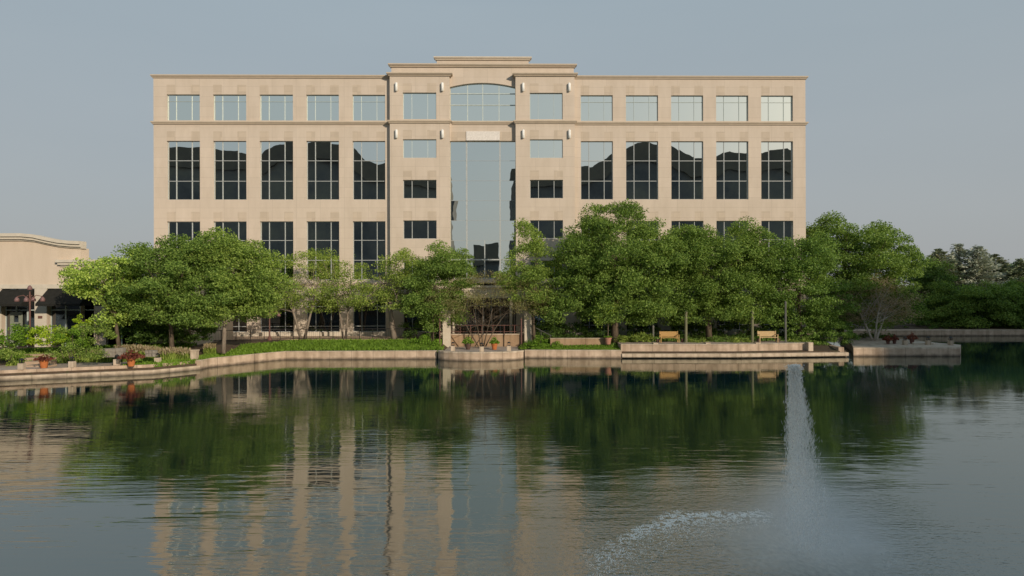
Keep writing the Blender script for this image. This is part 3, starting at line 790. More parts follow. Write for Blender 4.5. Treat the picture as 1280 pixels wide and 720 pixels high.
# ------------------------------------------------------------------ buildings across the lake, mirrored in the glazing, plus an added shade tower
KY = 202.0; SY = -66.0    # virtual distance (68 + 134)
def sk(px, py, y0=SY):
    a, b = (px - 640) / F, (360 - py) / F
    D = Vector((a, 1, b)); nrm = Vector((math.sin(BTH), -math.cos(BTH), 0)); O = Vector((0, 0, CAM_H))
    t_ = (Vector((0, BY, 0)) - O).dot(nrm) / D.dot(nrm); hit = O + D * t_
    Rf = D - nrm * 2 * D.dot(nrm); q = hit + Rf * ((y0 - hit.y) / Rf.y)
    return (q.x, q.z)
def skyline(name, label, pts, y0=SY, depth=24):
    t = thing(name, label, 'building', (0, y0, 0))
    base = [(pts[0][0], 0), ] ; poly = [sk(p[0], p[1], y0) for p in pts]
    low = [(x, z - 5.5) for x, z in poly]
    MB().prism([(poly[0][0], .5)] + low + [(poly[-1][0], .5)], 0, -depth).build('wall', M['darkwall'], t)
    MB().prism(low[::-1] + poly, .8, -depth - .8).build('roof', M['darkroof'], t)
    return t
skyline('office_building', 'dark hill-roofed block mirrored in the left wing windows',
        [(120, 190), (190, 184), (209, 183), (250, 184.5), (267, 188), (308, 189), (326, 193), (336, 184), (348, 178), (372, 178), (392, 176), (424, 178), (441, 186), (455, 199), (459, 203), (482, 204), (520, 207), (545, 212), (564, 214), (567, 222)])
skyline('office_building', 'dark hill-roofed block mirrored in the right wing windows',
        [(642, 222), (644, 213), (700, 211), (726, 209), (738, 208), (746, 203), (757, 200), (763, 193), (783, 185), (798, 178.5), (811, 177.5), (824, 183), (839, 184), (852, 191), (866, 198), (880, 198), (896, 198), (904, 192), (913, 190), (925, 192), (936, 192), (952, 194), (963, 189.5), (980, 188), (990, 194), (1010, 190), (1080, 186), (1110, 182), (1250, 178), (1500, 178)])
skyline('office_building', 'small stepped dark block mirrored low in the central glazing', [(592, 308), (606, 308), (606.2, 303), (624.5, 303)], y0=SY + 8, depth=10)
tw = thing('shade_tower', 'unseen stepped tower added across the lake to shade the landing stage and far trees', 'building', (190, -92, 0))
MB().box(-46, -12.01, -4, 0, .5, 76).build('wall', M['darkwall'], tw)  # unseen tower, added and stepped to cast shade on landing stage and far trees
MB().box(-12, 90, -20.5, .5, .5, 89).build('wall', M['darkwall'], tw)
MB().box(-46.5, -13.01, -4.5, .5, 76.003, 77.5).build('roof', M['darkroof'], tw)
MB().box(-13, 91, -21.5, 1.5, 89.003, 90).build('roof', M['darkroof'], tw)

# ------------------------------------------------------------------ foliage
def leaves_mesh(name, C, size, mat, parent=None, up=.12, aspect=.6, ax=None):
    n = len(C)
    nrm = RNG.normal(size=(n, 3)); nrm[:, 2] = np.abs(nrm[:, 2]) + up
    nrm /= np.linalg.norm(nrm, axis=1)[:, None]
    t = RNG.normal(size=(n, 3)) if ax is None else ax + RNG.normal(size=(n, 3)) * .25
    t -= nrm * (t * nrm).sum(1)[:, None] if ax is None else 0
    t /= np.linalg.norm(t, axis=1)[:, None]
    b = np.cross(nrm, t); b /= np.linalg.norm(b, axis=1)[:, None] + 1e-9
    s = (size * RNG.uniform(.6, 1.35, n))[:, None]
    V = np.empty((n, 4, 3)); V[:, 0] = C - t * s * .5; V[:, 2] = C + t * s * .5
    V[:, 1] = C + b * s * .5 * aspect; V[:, 3] = C - b * s * .5 * aspect
    me = bpy.data.meshes.new(name)
    me.vertices.add(n * 4); me.vertices.foreach_set('co', V.reshape(-1).astype(np.float32))
    me.loops.add(n * 4); me.loops.foreach_set('vertex_index', np.arange(n * 4, dtype=np.int32))
    me.polygons.add(n); me.polygons.foreach_set('loop_start', np.arange(0, n * 4, 4, dtype=np.int32))
    me.polygons.foreach_set('loop_total', np.full(n, 4, dtype=np.int32))
    me.materials.append(mat); me.update(calc_edges=True); me.validate()
    o = bpy.data.objects.new(name, me); COL.objects.link(o)
    if parent: o.parent = parent
    return o

def crown_points(ells, nclump, per, cr, flat=.5, shell=.45):
    vol = np.array([(e[3] * e[4] * e[5]) ** (.75) for e in ells]); vol /= vol.sum()
    idx = RNG.choice(len(ells), nclump, p=vol)
    E = np.array(ells)[idx]
    d = RNG.normal(size=(nclump, 3)); d /= np.linalg.norm(d, axis=1)[:, None]
    r = (shell ** 3 + (1 - shell ** 3) * RNG.random(nclump)) ** (1 / 3)
    r = np.where(RNG.random(nclump) < .14, RNG.uniform(1.0, 1.16, nclump), r)
    Cc = E[:, :3] + d * r[:, None] * E[:, 3:6]
    rc = cr * RNG.uniform(.4, 1.55, nclump)
    m = (per * RNG.uniform(.5, 1.5, nclump) * (rc / cr) ** 2).astype(int) + 3
    ii = np.repeat(np.arange(nclump), m)
    q = RNG.normal(size=(len(ii), 3)); q /= np.linalg.norm(q, axis=1)[:, None]
    q *= (RNG.random(len(ii)) ** .45)[:, None]
    q[:, 2] *= flat
    # droop at the rims
    pts = Cc[ii] + q * rc[ii][:, None]
    pts[:, 2] -= (q[:, 0] ** 2 + q[:, 1] ** 2) * rc[ii] * .22
    return Cc, pts

def branchy(mb, base, top, r0, targets, rng, twig=0, bend=.12):
    base, top = Vector(base), Vector(top)
    def curve(a, b, k, sag):
        d = b - a; L = d.length
        mid = a + d * .5 + Vector((rng.uniform(-1, 1), rng.uniform(-1, 1), rng.uniform(0, 1))) * L * k
        return [a * (1 - t) ** 2 + mid * 2 * t * (1 - t) + b * t * t for t in (0, .25, .5, .75, 1)]
    tp = curve(base, top, bend * .4, 0)
    mb.tube(tp, [r0 * 1.25, r0, r0 * .85, r0 * .7, r0 * .45], n=8)
    for tg in targets:
        tg = Vector(tg)
        s = min(.95, max(.35, .3 + .6 * rng.random()))
        a = tp[2] if s < .55 else (tp[3] if s < .8 else tp[4])
        c = curve(a, tg, bend, 0); r = r0 * rng.uniform(.28, .45)
        mb.tube(c, [r, r * .8, r * .6, r * .4, r * .15], n=5, cap=False)
        for _ in range(twig):
            q = c[rng.choice((2, 3))]; e = q + Vector((rng.uniform(-1, 1), rng.uniform(-1, 1), rng.uniform(-.1, 1))) * 1.1
            mb.tube([q, (q + e) / 2 + Vector((0, 0, .1)), e], [r * .35, r * .25, r * .08], n=4, cap=False)

def tree(name, label, base_px, Y, gz, ellpx, mat, nclump, per, cr, leaf=.26, bark='bark', r0=.2, stems=None, flat=.5, group=None, shell=.45,
         cat='tree', twig=0, nb=14, depthk=.9):
    bx = (base_px - 640) / F * Y
    t = thing(name, label, cat, (bx, Y, gz), 0, group)
    k = Y / F; ells = []
    for (cx, cy, rx, ry, *dy) in ellpx:
        p = P(cx, cy, Y); oy = dy[0] if dy else 0
        ells.append((p.x - bx, oy, p.z - gz, rx * k, max(rx, ry) * k * depthk, ry * k))
    Cc, pts = crown_points(ells, int(nclump * (1.0 if nclump > 200 else .95)), per * (2.0 if nclump > 200 else 1.7), cr, flat, shell)
    leaves_mesh('crown', pts, leaf * .68, M[mat], t)
    rng = random.Random(int(base_px * 7 + Y))
    mb = MB()
    e0 = max(ells, key=lambda e: e[3] * e[5]); low = min(e[2] - e[5] * .6 for e in ells)
    tg = [Cc[i] for i in rng.sample(range(len(Cc)), min(nb, len(Cc)))]
    if stems:
        per_s = max(1, len(tg) // len(stems))
        for i, (dx, dz, tx) in enumerate(stems):
            branchy(mb, (dx * .12, 0, -.1), (tx, rng.uniform(-.6, .6), dz), r0, tg[i * per_s:(i + 1) * per_s], rng, twig)
    else:
        branchy(mb, (0, 0, -.15), (e0[0] * .5, 0, e0[2] - e0[5] * .05), r0, tg, rng, twig)
    mb.build('trunk', M[bark], t, True)
    return t

# left group
tree('leafy_tree', 'bright yellow-green tree beside the awnings, leftmost tree', 150, 51.4, 1.1,
     [(128, 345, 38, 24), (112, 352, 24, 20), (150, 330, 26, 18), (150, 378, 26, 22), (140, 392, 18, 12)], 'leaf_y', 95, 80, .72, leaf=.27, r0=.14, shell=.6)
tree('leafy_tree', 'big dense mid-green tree, trunk rising from the plumed grasses', 215, 52.4, 1.0,
     [(205, 348, 58, 40), (178, 365, 40, 32), (250, 362, 46, 36), (185, 320, 26, 18), (238, 308, 30, 20), (165, 390, 28, 16), (225, 388, 54, 16), (210, 305, 16, 12)], 'leaf', 270, 105, .82, leaf=.24, r0=.17)
tree('leafy_tree', 'mid-green tree with a straight pale trunk at the left end of the railing', 279, 53.5, 1.1,
     [(292, 340, 46, 40), (300, 372, 44, 30), (268, 312, 32, 20), (318, 318, 22, 18), (332, 360, 22, 34), (270, 385, 40, 16)], 'leaf_m', 260, 110, .85, leaf=.24, r0=.15, bark='palebark')
# airy trees against the facade
tree('airy_tree', 'thin yellow-green tree with twin trunks before the third column, beside the railing', 378, 63.5, 1.25,
     [(360, 345, 26, 34), (380, 325, 26, 16), (345, 375, 30, 22), (395, 362, 30, 22), (372, 372, 34, 16)], 'leaf_s', 105, 40, .78, leaf=.22, r0=.12, bark='palebark', stems=[(-1, 5.2, -1.6), (1.2, 5.8, 1.6)], twig=2, nb=22, flat=.4)
tree('airy_tree', 'thin yellow-green tree with slim leaning stem before the fourth column', 430, 63.8, 1.25,
     [(408, 335, 24, 22), (425, 352, 30, 26), (400, 320, 14, 10), (440, 372, 34, 16), (410, 380, 30, 12)], 'leaf_s', 105, 40, .78, leaf=.22, r0=.10, bark='palebark', stems=[(-.6, 5.0, -.9), (1, 5.6, .8)], twig=2, nb=22, flat=.4)
tree('airy_tree', 'olive tree with a thick trunk just left of the entrance bay', 493, 63.2, 1.25,
     [(478, 350, 34, 26), (505, 335, 30, 24), (495, 320, 22, 12), (462, 372, 26, 16), (520, 362, 26, 26), (495, 378, 34, 14)], 'leaf_s', 165, 55, .78, leaf=.22, r0=.24, bark='palebark', twig=2, nb=24, flat=.42)
tree('leafy_tree', 'dense green tree left of the curtain wall, in front of the tower base', 540, 61.8, 1.15,
     [(545, 355, 34, 34), (562, 325, 26, 20), (572, 350, 22, 24), (530, 375, 32, 26), (556, 390, 28, 20), (548, 312, 12, 10)], 'leaf', 210, 95, .75, leaf=.22, r0=.14)
tree('leafy_tree', 'narrow bright tree right of the curtain wall with a pointed top', 668, 61.6, 1.15,
     [(662, 330, 26, 26), (660, 300, 15, 18), (655, 286, 7, 9), (668, 360, 32, 28), (640, 345, 18, 18), (682, 325, 16, 18), (680, 378, 20, 16)], 'leaf_m', 200, 85, .72, leaf=.22, r0=.14)
tree('crab_apple_tree', 'small brownish open tree with many stems in front of the entrance', 602, 60.8, .9,
     [(575, 372, 36, 16), (608, 348, 30, 9), (645, 368, 30, 18), (556, 385, 22, 12), (662, 385, 22, 14), (545, 370, 16, 12), (680, 372, 14, 10)], 'leaf_red', 215, 27, .62, leaf=.15, r0=.045, bark='bark',
     stems=[(-2.5, 2.9, -1.9), (-1, 3.3, -.8), (.2, 3.6, .1), (1.4, 3.3, 1.0), (2.8, 2.9, 2.2)], twig=2, nb=24, flat=.45, depthk=.5)
# right group
tree('leafy_tree', 'largest tree, broad dense dark-green crown right of the entrance', 768, 61.5, 1.1,
     [(772, 312, 62, 52), (740, 330, 44, 44), (800, 345, 56, 46), (765, 275, 34, 22), (735, 365, 44, 32), (790, 380, 50, 24), (710, 330, 18, 24), (830, 320, 30, 40), (700, 385, 22, 14), (858, 312, 22, 32)], 'leaf', 460, 125, .95, leaf=.25, r0=.3)
tree('leafy_tree', 'dark-green spreading tree above the left bench', 886, 62.5, 1.1,
     [(870, 325, 46, 40), (905, 310, 44, 32), (948, 320, 24, 34), (866, 300, 30, 22), (850, 355, 36, 34), (895, 358, 50, 32), (932, 335, 24, 40), (870, 385, 44, 16), (925, 378, 36, 18), (900, 395, 50, 9), (845, 392, 26, 10)], 'leaf', 430, 110, .9, leaf=.24, r0=.26)
tree('leafy_tree', 'dark tree above the right bench, covering the end of the facade', 1000, 63.0, 1.1,
     [(990, 345, 44, 34), (1010, 322, 36, 26), (965, 370, 30, 24), (1022, 370, 36, 30), (985, 304, 26, 16), (965, 320, 22, 20), (1000, 390, 34, 14), (960, 342, 16, 24), (1035, 398, 30, 16), (965, 395, 30, 10)], 'leaf_d', 290, 100, .85, leaf=.24, r0=.2)
tree('leafy_tree', 'tall broad tree beyond the right corner of the office building', 1050, 70, 1.2,
     [(1062, 330, 60, 46), (1035, 300, 36, 30), (1085, 310, 46, 34), (1118, 335, 32, 34), (1020, 283, 18, 16), (1060, 372, 62, 34), (1105, 370, 36, 30), (1050, 400, 50, 16)], 'leaf', 420, 115, 1.0, leaf=.27, r0=.3)
tree('crab_apple_tree', 'purplish open tree with a pale forked trunk on the landing stage', 1093, 66.5, .76,
     [(1080, 375, 30, 20), (1108, 368, 30, 22), (1128, 380, 22, 18), (1072, 392, 20, 12), (1112, 392, 34, 12), (1100, 352, 20, 12)], 'leaf_purple', 170, 28, .7, leaf=.16, r0=.10, bark='whitebark',
     stems=[(-1, 3.0, -1.5), (.2, 3.4, .3), (1, 3.1, 1.6)], twig=3, nb=34, flat=.45, depthk=.7)
tree('leafy_tree', 'low dark rounded tree on the far shore under the blue spruces', 1205, 88, 1.2,
     [(1200, 374, 38, 26), (1225, 382, 38, 26), (1180, 388, 28, 22), (1195, 400, 36, 14)], 'leaf', 230, 90, .95, leaf=.30, r0=.2)
tree('leafy_tree', 'low dark rounded tree at the right edge of the picture', 1268, 87, 1.2,
     [(1262, 380, 32, 22), (1295, 376, 36, 26), (1280, 398, 40, 16)], 'leaf', 220, 90, .95, leaf=.30, r0=.2)
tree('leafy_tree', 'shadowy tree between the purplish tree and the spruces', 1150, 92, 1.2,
     [(1150, 368, 38, 38), (1148, 335, 24, 22), (1168, 392, 34, 22), (1172, 350, 20, 22)], 'leaf_dd', 200, 80, 1.0, leaf=.32, r0=.2)

def conifer(label, px, topy, Y, wpx, mat, seed, boty=408):
    rng = np.random.default_rng(seed)
    bx = (px - 640) / F * Y; k = Y / F
    t = thing('spruce_tree', label, 'tree', (bx, Y, 1.2), 0, 'spruces on the far shore')
    H = P(px, topy, Y).z - 1.2; W = wpx * k * 1.3
    pts = []; ax = []
    nl = int(H / .42)
    mb = MB(); mb.tube([(0, 0, -.2), (0, 0, H * .5), (0, 0, H * .98)], [.28, .16, .03], n=7)
    for i in range(nl):
        z = .8 + (H - .8) * i / nl; f = 1 - (z / H)
        rr = W * (f ** .8) * rng.uniform(.8, 1.12) + .1
        nbk = int(8 + 14 * f)
        for b in range(nbk):
            a = rng.uniform(0, 6.28); L = rr * rng.uniform(.7, 1.15)
            if b % 3 == 0: mb.tube([(0, 0, z), (math.cos(a) * L, math.sin(a) * L, z - L * .12)], [.035, .008], n=3, cap=False)
            n = int(10 + 22 * L)
            s = rng.random(n) ** .7
            p = np.stack([np.cos(a) * L * s, np.sin(a) * L * s, z - .18 * L * s + .12 * L * s ** 3], 1) + rng.normal(size=(n, 3)) * [.16, .16, .11]
            pts.append(p); ax.append(np.tile([np.cos(a), np.sin(a), .1], (n, 1)))
    leaves_mesh('crown', np.concatenate(pts), .42, M[mat], t, up=.2, aspect=.32, ax=np.concatenate(ax))
    mb.build('trunk', M['bark'], t)
conifer('dark green spruce, leftmost of the spruces', 1173, 309, 100, 46, 'needle_g', 1)
conifer('blue-grey spruce with the tallest tip, second from left', 1198, 303, 101, 52, 'needle', 2)
conifer('blue-grey spruce in the middle of the row, third from left', 1222, 306, 99, 50, 'needle', 3)
conifer('greenish spruce with a browned tip, fourth from left', 1243, 316, 102, 46, 'needle_g', 4)
conifer('dark spruce at the right edge of the picture', 1276, 322, 97, 40, 'needle_g', 5)
tree('leafy_tree', 'yellowish-green tree far right between two spruces', 1262, 104, 1.2, [(1262, 352, 24, 22), (1285, 348, 22, 20), (1265, 372, 30, 20)], 'leaf', 110, 80, 1.1, leaf=.34)

# shrubs ------------------------------------------------------------
def shrub(name, label, px0, px1, ytop, ybot, Y, mat, leaf=.15, dens=1.0, group=None, cat='shrub', cr=.35, dep=None):
    c = P((px0 + px1) / 2, ybot, Y); k = Y / F
    W = (px1 - px0) * k / 2; H = (ybot - ytop) * k
    t = thing(name, label, cat, (c.x, Y, c.z), 0, group)
    nb = max(1, int(round(W / max(H, .4) * 1.2)))
    ells = []
    D = dep or max(H * .8, .6)
    for i in range(nb):
        x = -W + W * 2 * (i + .5) / nb
        ells.append((x, 0, H * RNG.uniform(.36, .46), W / nb * 1.25, D, H * RNG.uniform(.5, .58)))
    ncl = int(max(10, W * H * 14 * dens))
    Cc, pts = crown_points(ells, int(ncl * 1.5), 55, cr, .6, .5)
    pts = pts[pts[:, 2] > -.15]
    leaves_mesh('foliage', pts, leaf, M[mat], t)
    mb = MB()
    rng = random.Random(int(px0))
    for i in range(nb * 3):
        x = rng.uniform(-W * .8, W * .8); mb.tube([(x * .8, 0, -.1), (x, rng.uniform(-.3, .3), H * .7)], [.03, .012], n=4)
    mb.build('stems', M['bark'], t)
    return t
shrub('leafy_shrub', 'bright green shrub mass left of the red lamp post', -40, 36, 406, 432, 49.5, 'bush', dens=1.1)
shrub('leafy_shrub', 'lime-yellow shrub just right of the red lamp post', 40, 80, 407, 430, 49.6, 'lime', dens=1.5)
shrub('leafy_shrub', 'mid-green low shrub between the lime shrub and the tall one', 72, 108, 413, 432, 49.4, 'bush', dens=1.1)
shrub('leafy_shrub', 'dark-green shrub under the awning end, with a lime spike behind', 86, 138, 403, 427, 50.2, 'leaf_m', dens=1.1)
shrub('leafy_shrub', 'slim lime conifer-like shrub before the second awning', 95, 107, 394, 412, 51.5, 'lime', dens=1.6, cr=.22)
shrub('low_shrub', 'low grey-green ground shrub left of the stone steps', -30, 22, 434, 447, 47.3, 'leaf_m', leaf=.11)
shrub('low_shrub', 'low mixed ground shrub right of the stone steps', 66, 128, 432, 446, 47.6, 'leaf_m', leaf=.11)
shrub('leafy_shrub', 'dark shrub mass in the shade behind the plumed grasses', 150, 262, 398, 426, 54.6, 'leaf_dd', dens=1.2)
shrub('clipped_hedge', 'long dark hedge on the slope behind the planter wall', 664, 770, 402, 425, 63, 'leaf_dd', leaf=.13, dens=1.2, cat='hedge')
shrub('leafy_shrub', 'rounded bright shrub at the foot of the sloping handrail', 658, 692, 420, 436, 60.2, 'bush', leaf=.13, dens=1.3)
shrub('leafy_shrub', 'yellow-green shrub between the pink pot and the first post', 768, 814, 417, 431, 61.2, 'leaf_s', leaf=.14)
shrub('leafy_shrub', 'low shrub behind the bench wall, left of the stone column', 862, 884, 424, 431, 60.8, 'leaf_s', leaf=.12)
shrub('leafy_shrub', 'dark mounded shrub behind the bench wall at the foot of the column', 882, 915, 418, 431, 61.5, 'leaf_d', leaf=.13)
shrub('leafy_shrub', 'pale leafy shrub left of the mossy post', 912, 938, 422, 431, 60.8, 'leaf_s', leaf=.12)
shrub('leafy_shrub', 'low pale groundcover shrub right of the tall grey post', 986, 1010, 424, 430, 60.8, 'leaf_s', leaf=.12)
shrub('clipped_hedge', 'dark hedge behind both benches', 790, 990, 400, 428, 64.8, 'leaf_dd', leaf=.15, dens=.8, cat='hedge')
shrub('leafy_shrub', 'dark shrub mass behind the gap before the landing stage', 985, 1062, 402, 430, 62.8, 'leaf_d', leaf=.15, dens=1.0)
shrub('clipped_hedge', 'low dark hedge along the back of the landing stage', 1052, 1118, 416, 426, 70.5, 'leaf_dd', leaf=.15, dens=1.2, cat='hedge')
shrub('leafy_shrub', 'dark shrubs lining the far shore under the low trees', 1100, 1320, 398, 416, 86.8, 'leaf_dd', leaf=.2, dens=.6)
shrub('leafy_shrub', 'dark-green fringe of tall shrubs left of the overlook', 505, 550, 400, 425, 64.3, 'leaf_dd', leaf=.15, dens=1.2)
shrub('leafy_shrub', 'small round shrub at the right end of the green bank', 520, 545, 417, 431, 60.5, 'bush', leaf=.13)
# bank of green ground cover and grasses (uncountable)
def blades(name, poly_fn, n, h, mat, size, aspect=.35, kind=True):
    C = poly_fn(n)
    ax = np.tile([0, 0, 1.0], (n, 1)); ax[:, :2] += RNG.normal(size=(n, 2)) * .35
    C = C.copy(); C[:, 2] += RNG.random(n) * h
    o = leaves_mesh(name, C, size, M[mat], None, up=.0, aspect=aspect, ax=ax)
    if kind: o['kind'] = 'stuff'
    return o
def ground_z(x, y):
    x = np.atleast_1d(x); d = np.atleast_1d(y - shore_y(x))
    return np.array([np.interp(dd, *gprof(xx)) for xx, dd in zip(x, d)])
def bank(x0p, x1p, d0, d1):
    def fn(n):
        x = RNG.uniform(XZ(x0p, 57.5, 0).x, XZ(x1p, 57.5, 0).x, n); sy = shore_y(x)
        y = sy + RNG.uniform(d0, d1, n); z = ground_z(x, y)
        return np.stack([x, y, z], 1)
    return fn
G1 = blades('bank_grass', bank(236, 549, .5, 4.6), 42000, .30, 'grassy', .26)
G2 = blades('slope_grass', bank(664, 778, .5, 2.6), 7000, .16, 'grassy', .2)
G3 = blades('bed_grass', bank(112, 236, 4.6, 7.5), 16000, .35, 'leaf_s', .30)
G4 = blades('bed_cover', bank(-60, 250, 6.5, 9.5), 12000, .25, 'bush', .22)
G5 = blades('ground_cover', bank(650, 1062, 2.5, 7.5), 16000, .18, 'leaf_d', .22)

# plumed ornamental grasses: separate tussocks
def tussock(x, y, z, h, label, seed):
    rng = np.random.default_rng(seed)
    t = thing('plumed_grass', label, 'grass clump', (x, y, z), 0, 'plumed grass clumps behind the promenade')
    n = 420
    a = rng.uniform(0, 6.28, n); s = rng.random(n) ** .6
    C = np.stack([np.cos(a) * s * .45, np.sin(a) * s * .45, rng.random(n) * h * .62 + .1], 1)
    ax = np.stack([np.cos(a) * .35 * s, np.sin(a) * .35 * s, np.ones(n)], 1)
    leaves_mesh('blades', C, .42, M['leaf_s'], t, up=0, aspect=.12, ax=ax)
    n = 160; a = rng.uniform(0, 6.28, n); s = rng.random(n) ** .5
    C = np.stack([np.cos(a) * s * .5, np.sin(a) * s * .5, h * rng.uniform(.72, 1.05, n)], 1)
    ax = np.stack([np.cos(a) * .3, np.sin(a) * .3, np.ones(n)], 1)
    leaves_mesh('plumes', C, .26, M['plume'], t, up=0, aspect=.28, ax=ax)
spots = [(px, Y, h) for px, Y, h in [(122, 50.5, .95), (133, 50.2, 1.0), (152, 50.6, 1.25), (160, 51.0, 1.25), (169, 50.8, 1.25), (178, 51.1, 1.2), (187, 51.0, 1.15), (196, 51.2, 1.05), (205, 50.9, .95), (211, 50.6, 1.1), (222, 51.2, 1.05), (230, 51.0, 1.0), (262, 54.6, 1.0)]]
ords = ['first', 'second', 'third', 'fourth', 'fifth', 'sixth', 'seventh', 'eighth', 'ninth', 'tenth', 'eleventh', 'twelfth']
for i, (px, Y, h) in enumerate(spots):
    x = XZ(px, Y, 0).x; z = float(ground_z(x, Y)[0])
    lab = 'tan plumed grass clump, %s from the left behind the promenade' % ords[i] if i < 12 else 'lone tan plumed grass clump at the foot of the pale-trunked tree'
    tussock(x, Y, z, h, lab, i)

# rocks: low rough stone seat walls
def rockwall(px0, px1, yt, yb, Y, label):
    a, b = P(px0, yb, Y), P(px1, yt, Y)
    t = thing('rough_stone_block', label, 'stone', ((a.x + b.x) / 2, Y, a.z))
    m = MB(); W = (b.x - a.x) / 2; H = b.z - a.z; rng = random.Random(px0)
    nx, nz = 3, 2
    for i in range(nx):
        for j in range(nz):
            x0 = -W + 2 * W * i / nx + rng.uniform(-.03, .03); x1 = -W + 2 * W * (i + 1) / nx - .02; z0 = H * j / nz; z1 = H * (j + 1) / nz - .01
            e = .04
            m.slab([(x0 + e, -.02), (x1 - e, -.05), (x1, .02 + e), (x1, .5), (x0, .5), (x0, e)], z0, z1 + rng.uniform(-.02, .03))
    m.build('stones', M['rock'], t)
    return t
rockwall(127, 153, 435.5, 446.5, 48.3, 'long rough grey stone block left of the right-hand orange pot')
rockwall(181, 193, 438, 446, 48.6, 'small rough grey stone block right of the right-hand orange pot')

# steps up from the promenade
st = thing('garden_steps', 'pinkish stone steps up from the promenade between the two beds', 'steps')
for i in range(4):
    p0, p1 = XZ(30, 47.2 + .9 * i, 0).x, XZ(60, 47.2 + .9 * i, 0).x
    MB().box(p0, p1, 47.2 + .9 * i, 48.1 + .9 * i, .4, .74 + .17 * i).build('step', M['walk'], st)

# terracotta planters
def pot(px, py, hpx, Y, label, mat='terra', plant='redleaf', wide=1.6, name='flower_pot', plant_h=.45, z=None, n=260):
    p = P(px, py, Y); k = Y / F; h = hpx * k; r = h * .48
    t = thing(name, label, 'flower pot', (p.x, Y, p.z if z is None else z))
    MB().lathe([(r * .62, 0), (r * .70, .02), (r * .98, h * .78), (r * 1.1, h * .8), (r * 1.1, h), (r * .95, h), (r * .9, h * .93)], (0, 0, 0), 18).build('pot', M[mat], t, False)
    a = RNG.uniform(0, 6.28, n); s = RNG.random(n) ** .5
    C = np.stack([np.cos(a) * s * r * wide, np.sin(a) * s * r * wide, h + RNG.random(n) * plant_h * (1.15 - s)], 1)
    leaves_mesh('plant', C, .16, M[plant], t)
    return t
pot(55, 458.5, 10.5, 46.6, 'orange terracotta pot with dark red flowers near the stone steps', z=.62, wide=2.2, plant_h=.35)
pot(164, 455, 10.5, 47.6, 'orange terracotta pot overflowing with red leaves before the stone blocks', z=.62, wide=3.0, plant_h=.55, n=480)
pot(618, 439, 8, 59.4, 'small terracotta pot with green plant on the curved overlook', plant='bush', wide=1.7, plant_h=.6, z=.64)
pot(585, 439, 8, 59.6, 'dark pot with green plant on the curved overlook', mat='darkpot', plant='bush', wide=2.0, plant_h=.75, z=.64)
t = pot(760, 430.5, 9, 60.2, 'faded pink pot holding a weeping yellow-green standard tree', mat='terrapale', plant='bush', wide=1.2, plant_h=.1, name='potted_tree')
mb = MB(); mb.tube([(0, 0, .5), (.02, 0, 1.6), (-.05, 0, 3.1)], [.05, .045, .03], n=6); mb.build('stem', M['bark'], t)
Cc, pts = crown_points([(-.1, 0, 3.1, .9, .8, .5), (-.3, 0, 2.6, 1.0, .7, .7), (.4, 0, 3.0, .6, .6, .5)], 36, 60, .35, 1.4)
leaves_mesh('crown', pts, .17, M['leaf_y'], t)
pot(1110, 432, 5, 62.5, 'small red flowering pot on the landing stage by the forked tree', mat='rust', wide=2.6, plant_h=.5, z=.76)
pot(1118, 432, 5, 62.9, 'small red flowering pot on the landing stage, right of its twin', mat='rust', wide=2.0, plant_h=.5, z=.76)
pot(1140, 431, 6, 63.0, 'larger red flowering pot in the middle of the landing stage', mat='rust', wide=2.4, plant_h=.6, z=.76)

# bollard lamps on the lake walls
def bollard(px, Y, z, label, proto=[None]):
    loc = (XZ(px, Y, 0).x, Y, z)
    if proto[0] is None:
        t = thing('bollard_light', label, 'bollard light', loc, 0, 'short bollard lights along the lake edge'); proto[0] = t
        MB().box(-.17, .17, -.17, .17, 0, .42).build('post', M['coping'], t)
        m = MB(); m.box(-.11, .11, -.11, .11, .422, .46)
        for x in (-.09, .09):
            for y in (-.09, .09): m.box(x - .015, x + .015, y - .015, y + .015, .46, .64)
        m.lathe([(.16, .64), (.12, .70), (.02, .76)], (0, 0, 0), 8); m.build('lantern', M['black'], t)
    else: dup(proto[0], loc, 0, label)
def offs(px, base): return base
for px, Y, z, l in ((27, 45.55, .66, 'stone bollard light left of the first orange pot'), (90, 46.7, .66, 'stone bollard light between the two orange pots'),
                 (146, 48.0, .66, 'stone bollard light just left of the second orange pot'), (197, 49.0, .66, 'stone bollard light right of the second orange pot'),
                 (566, 57.3, .74, 'stone bollard light at the left of the curved overlook'), (602, 56.6, .74, 'stone bollard light at the middle of the curved overlook'),
                 (636, 57.2, .74, 'stone bollard light at the right of the curved overlook'),
                 (1131, 61.6, .76, 'bollard light on the landing stage left of the big red pot'), (1160, 61.6, .76, 'bollard light on the landing stage right of the big red pot'),
                 (1188, 61.3, .76, 'bollard light at the tip of the landing stage')):
    bollard(px, Y, z, l)
t = thing('stone_post', 'pale stone post where the promenade meets the green bank', 'post', (XZ(243, 51.2, 0).x, 51.2, .5))
MB().box(-.22, .22, -.22, .22, 0, .85).build('shaft', M['coping'], t); MB().box(-.26, .26, -.26, .26, .852, .95).build('cap', M['coping'], t)

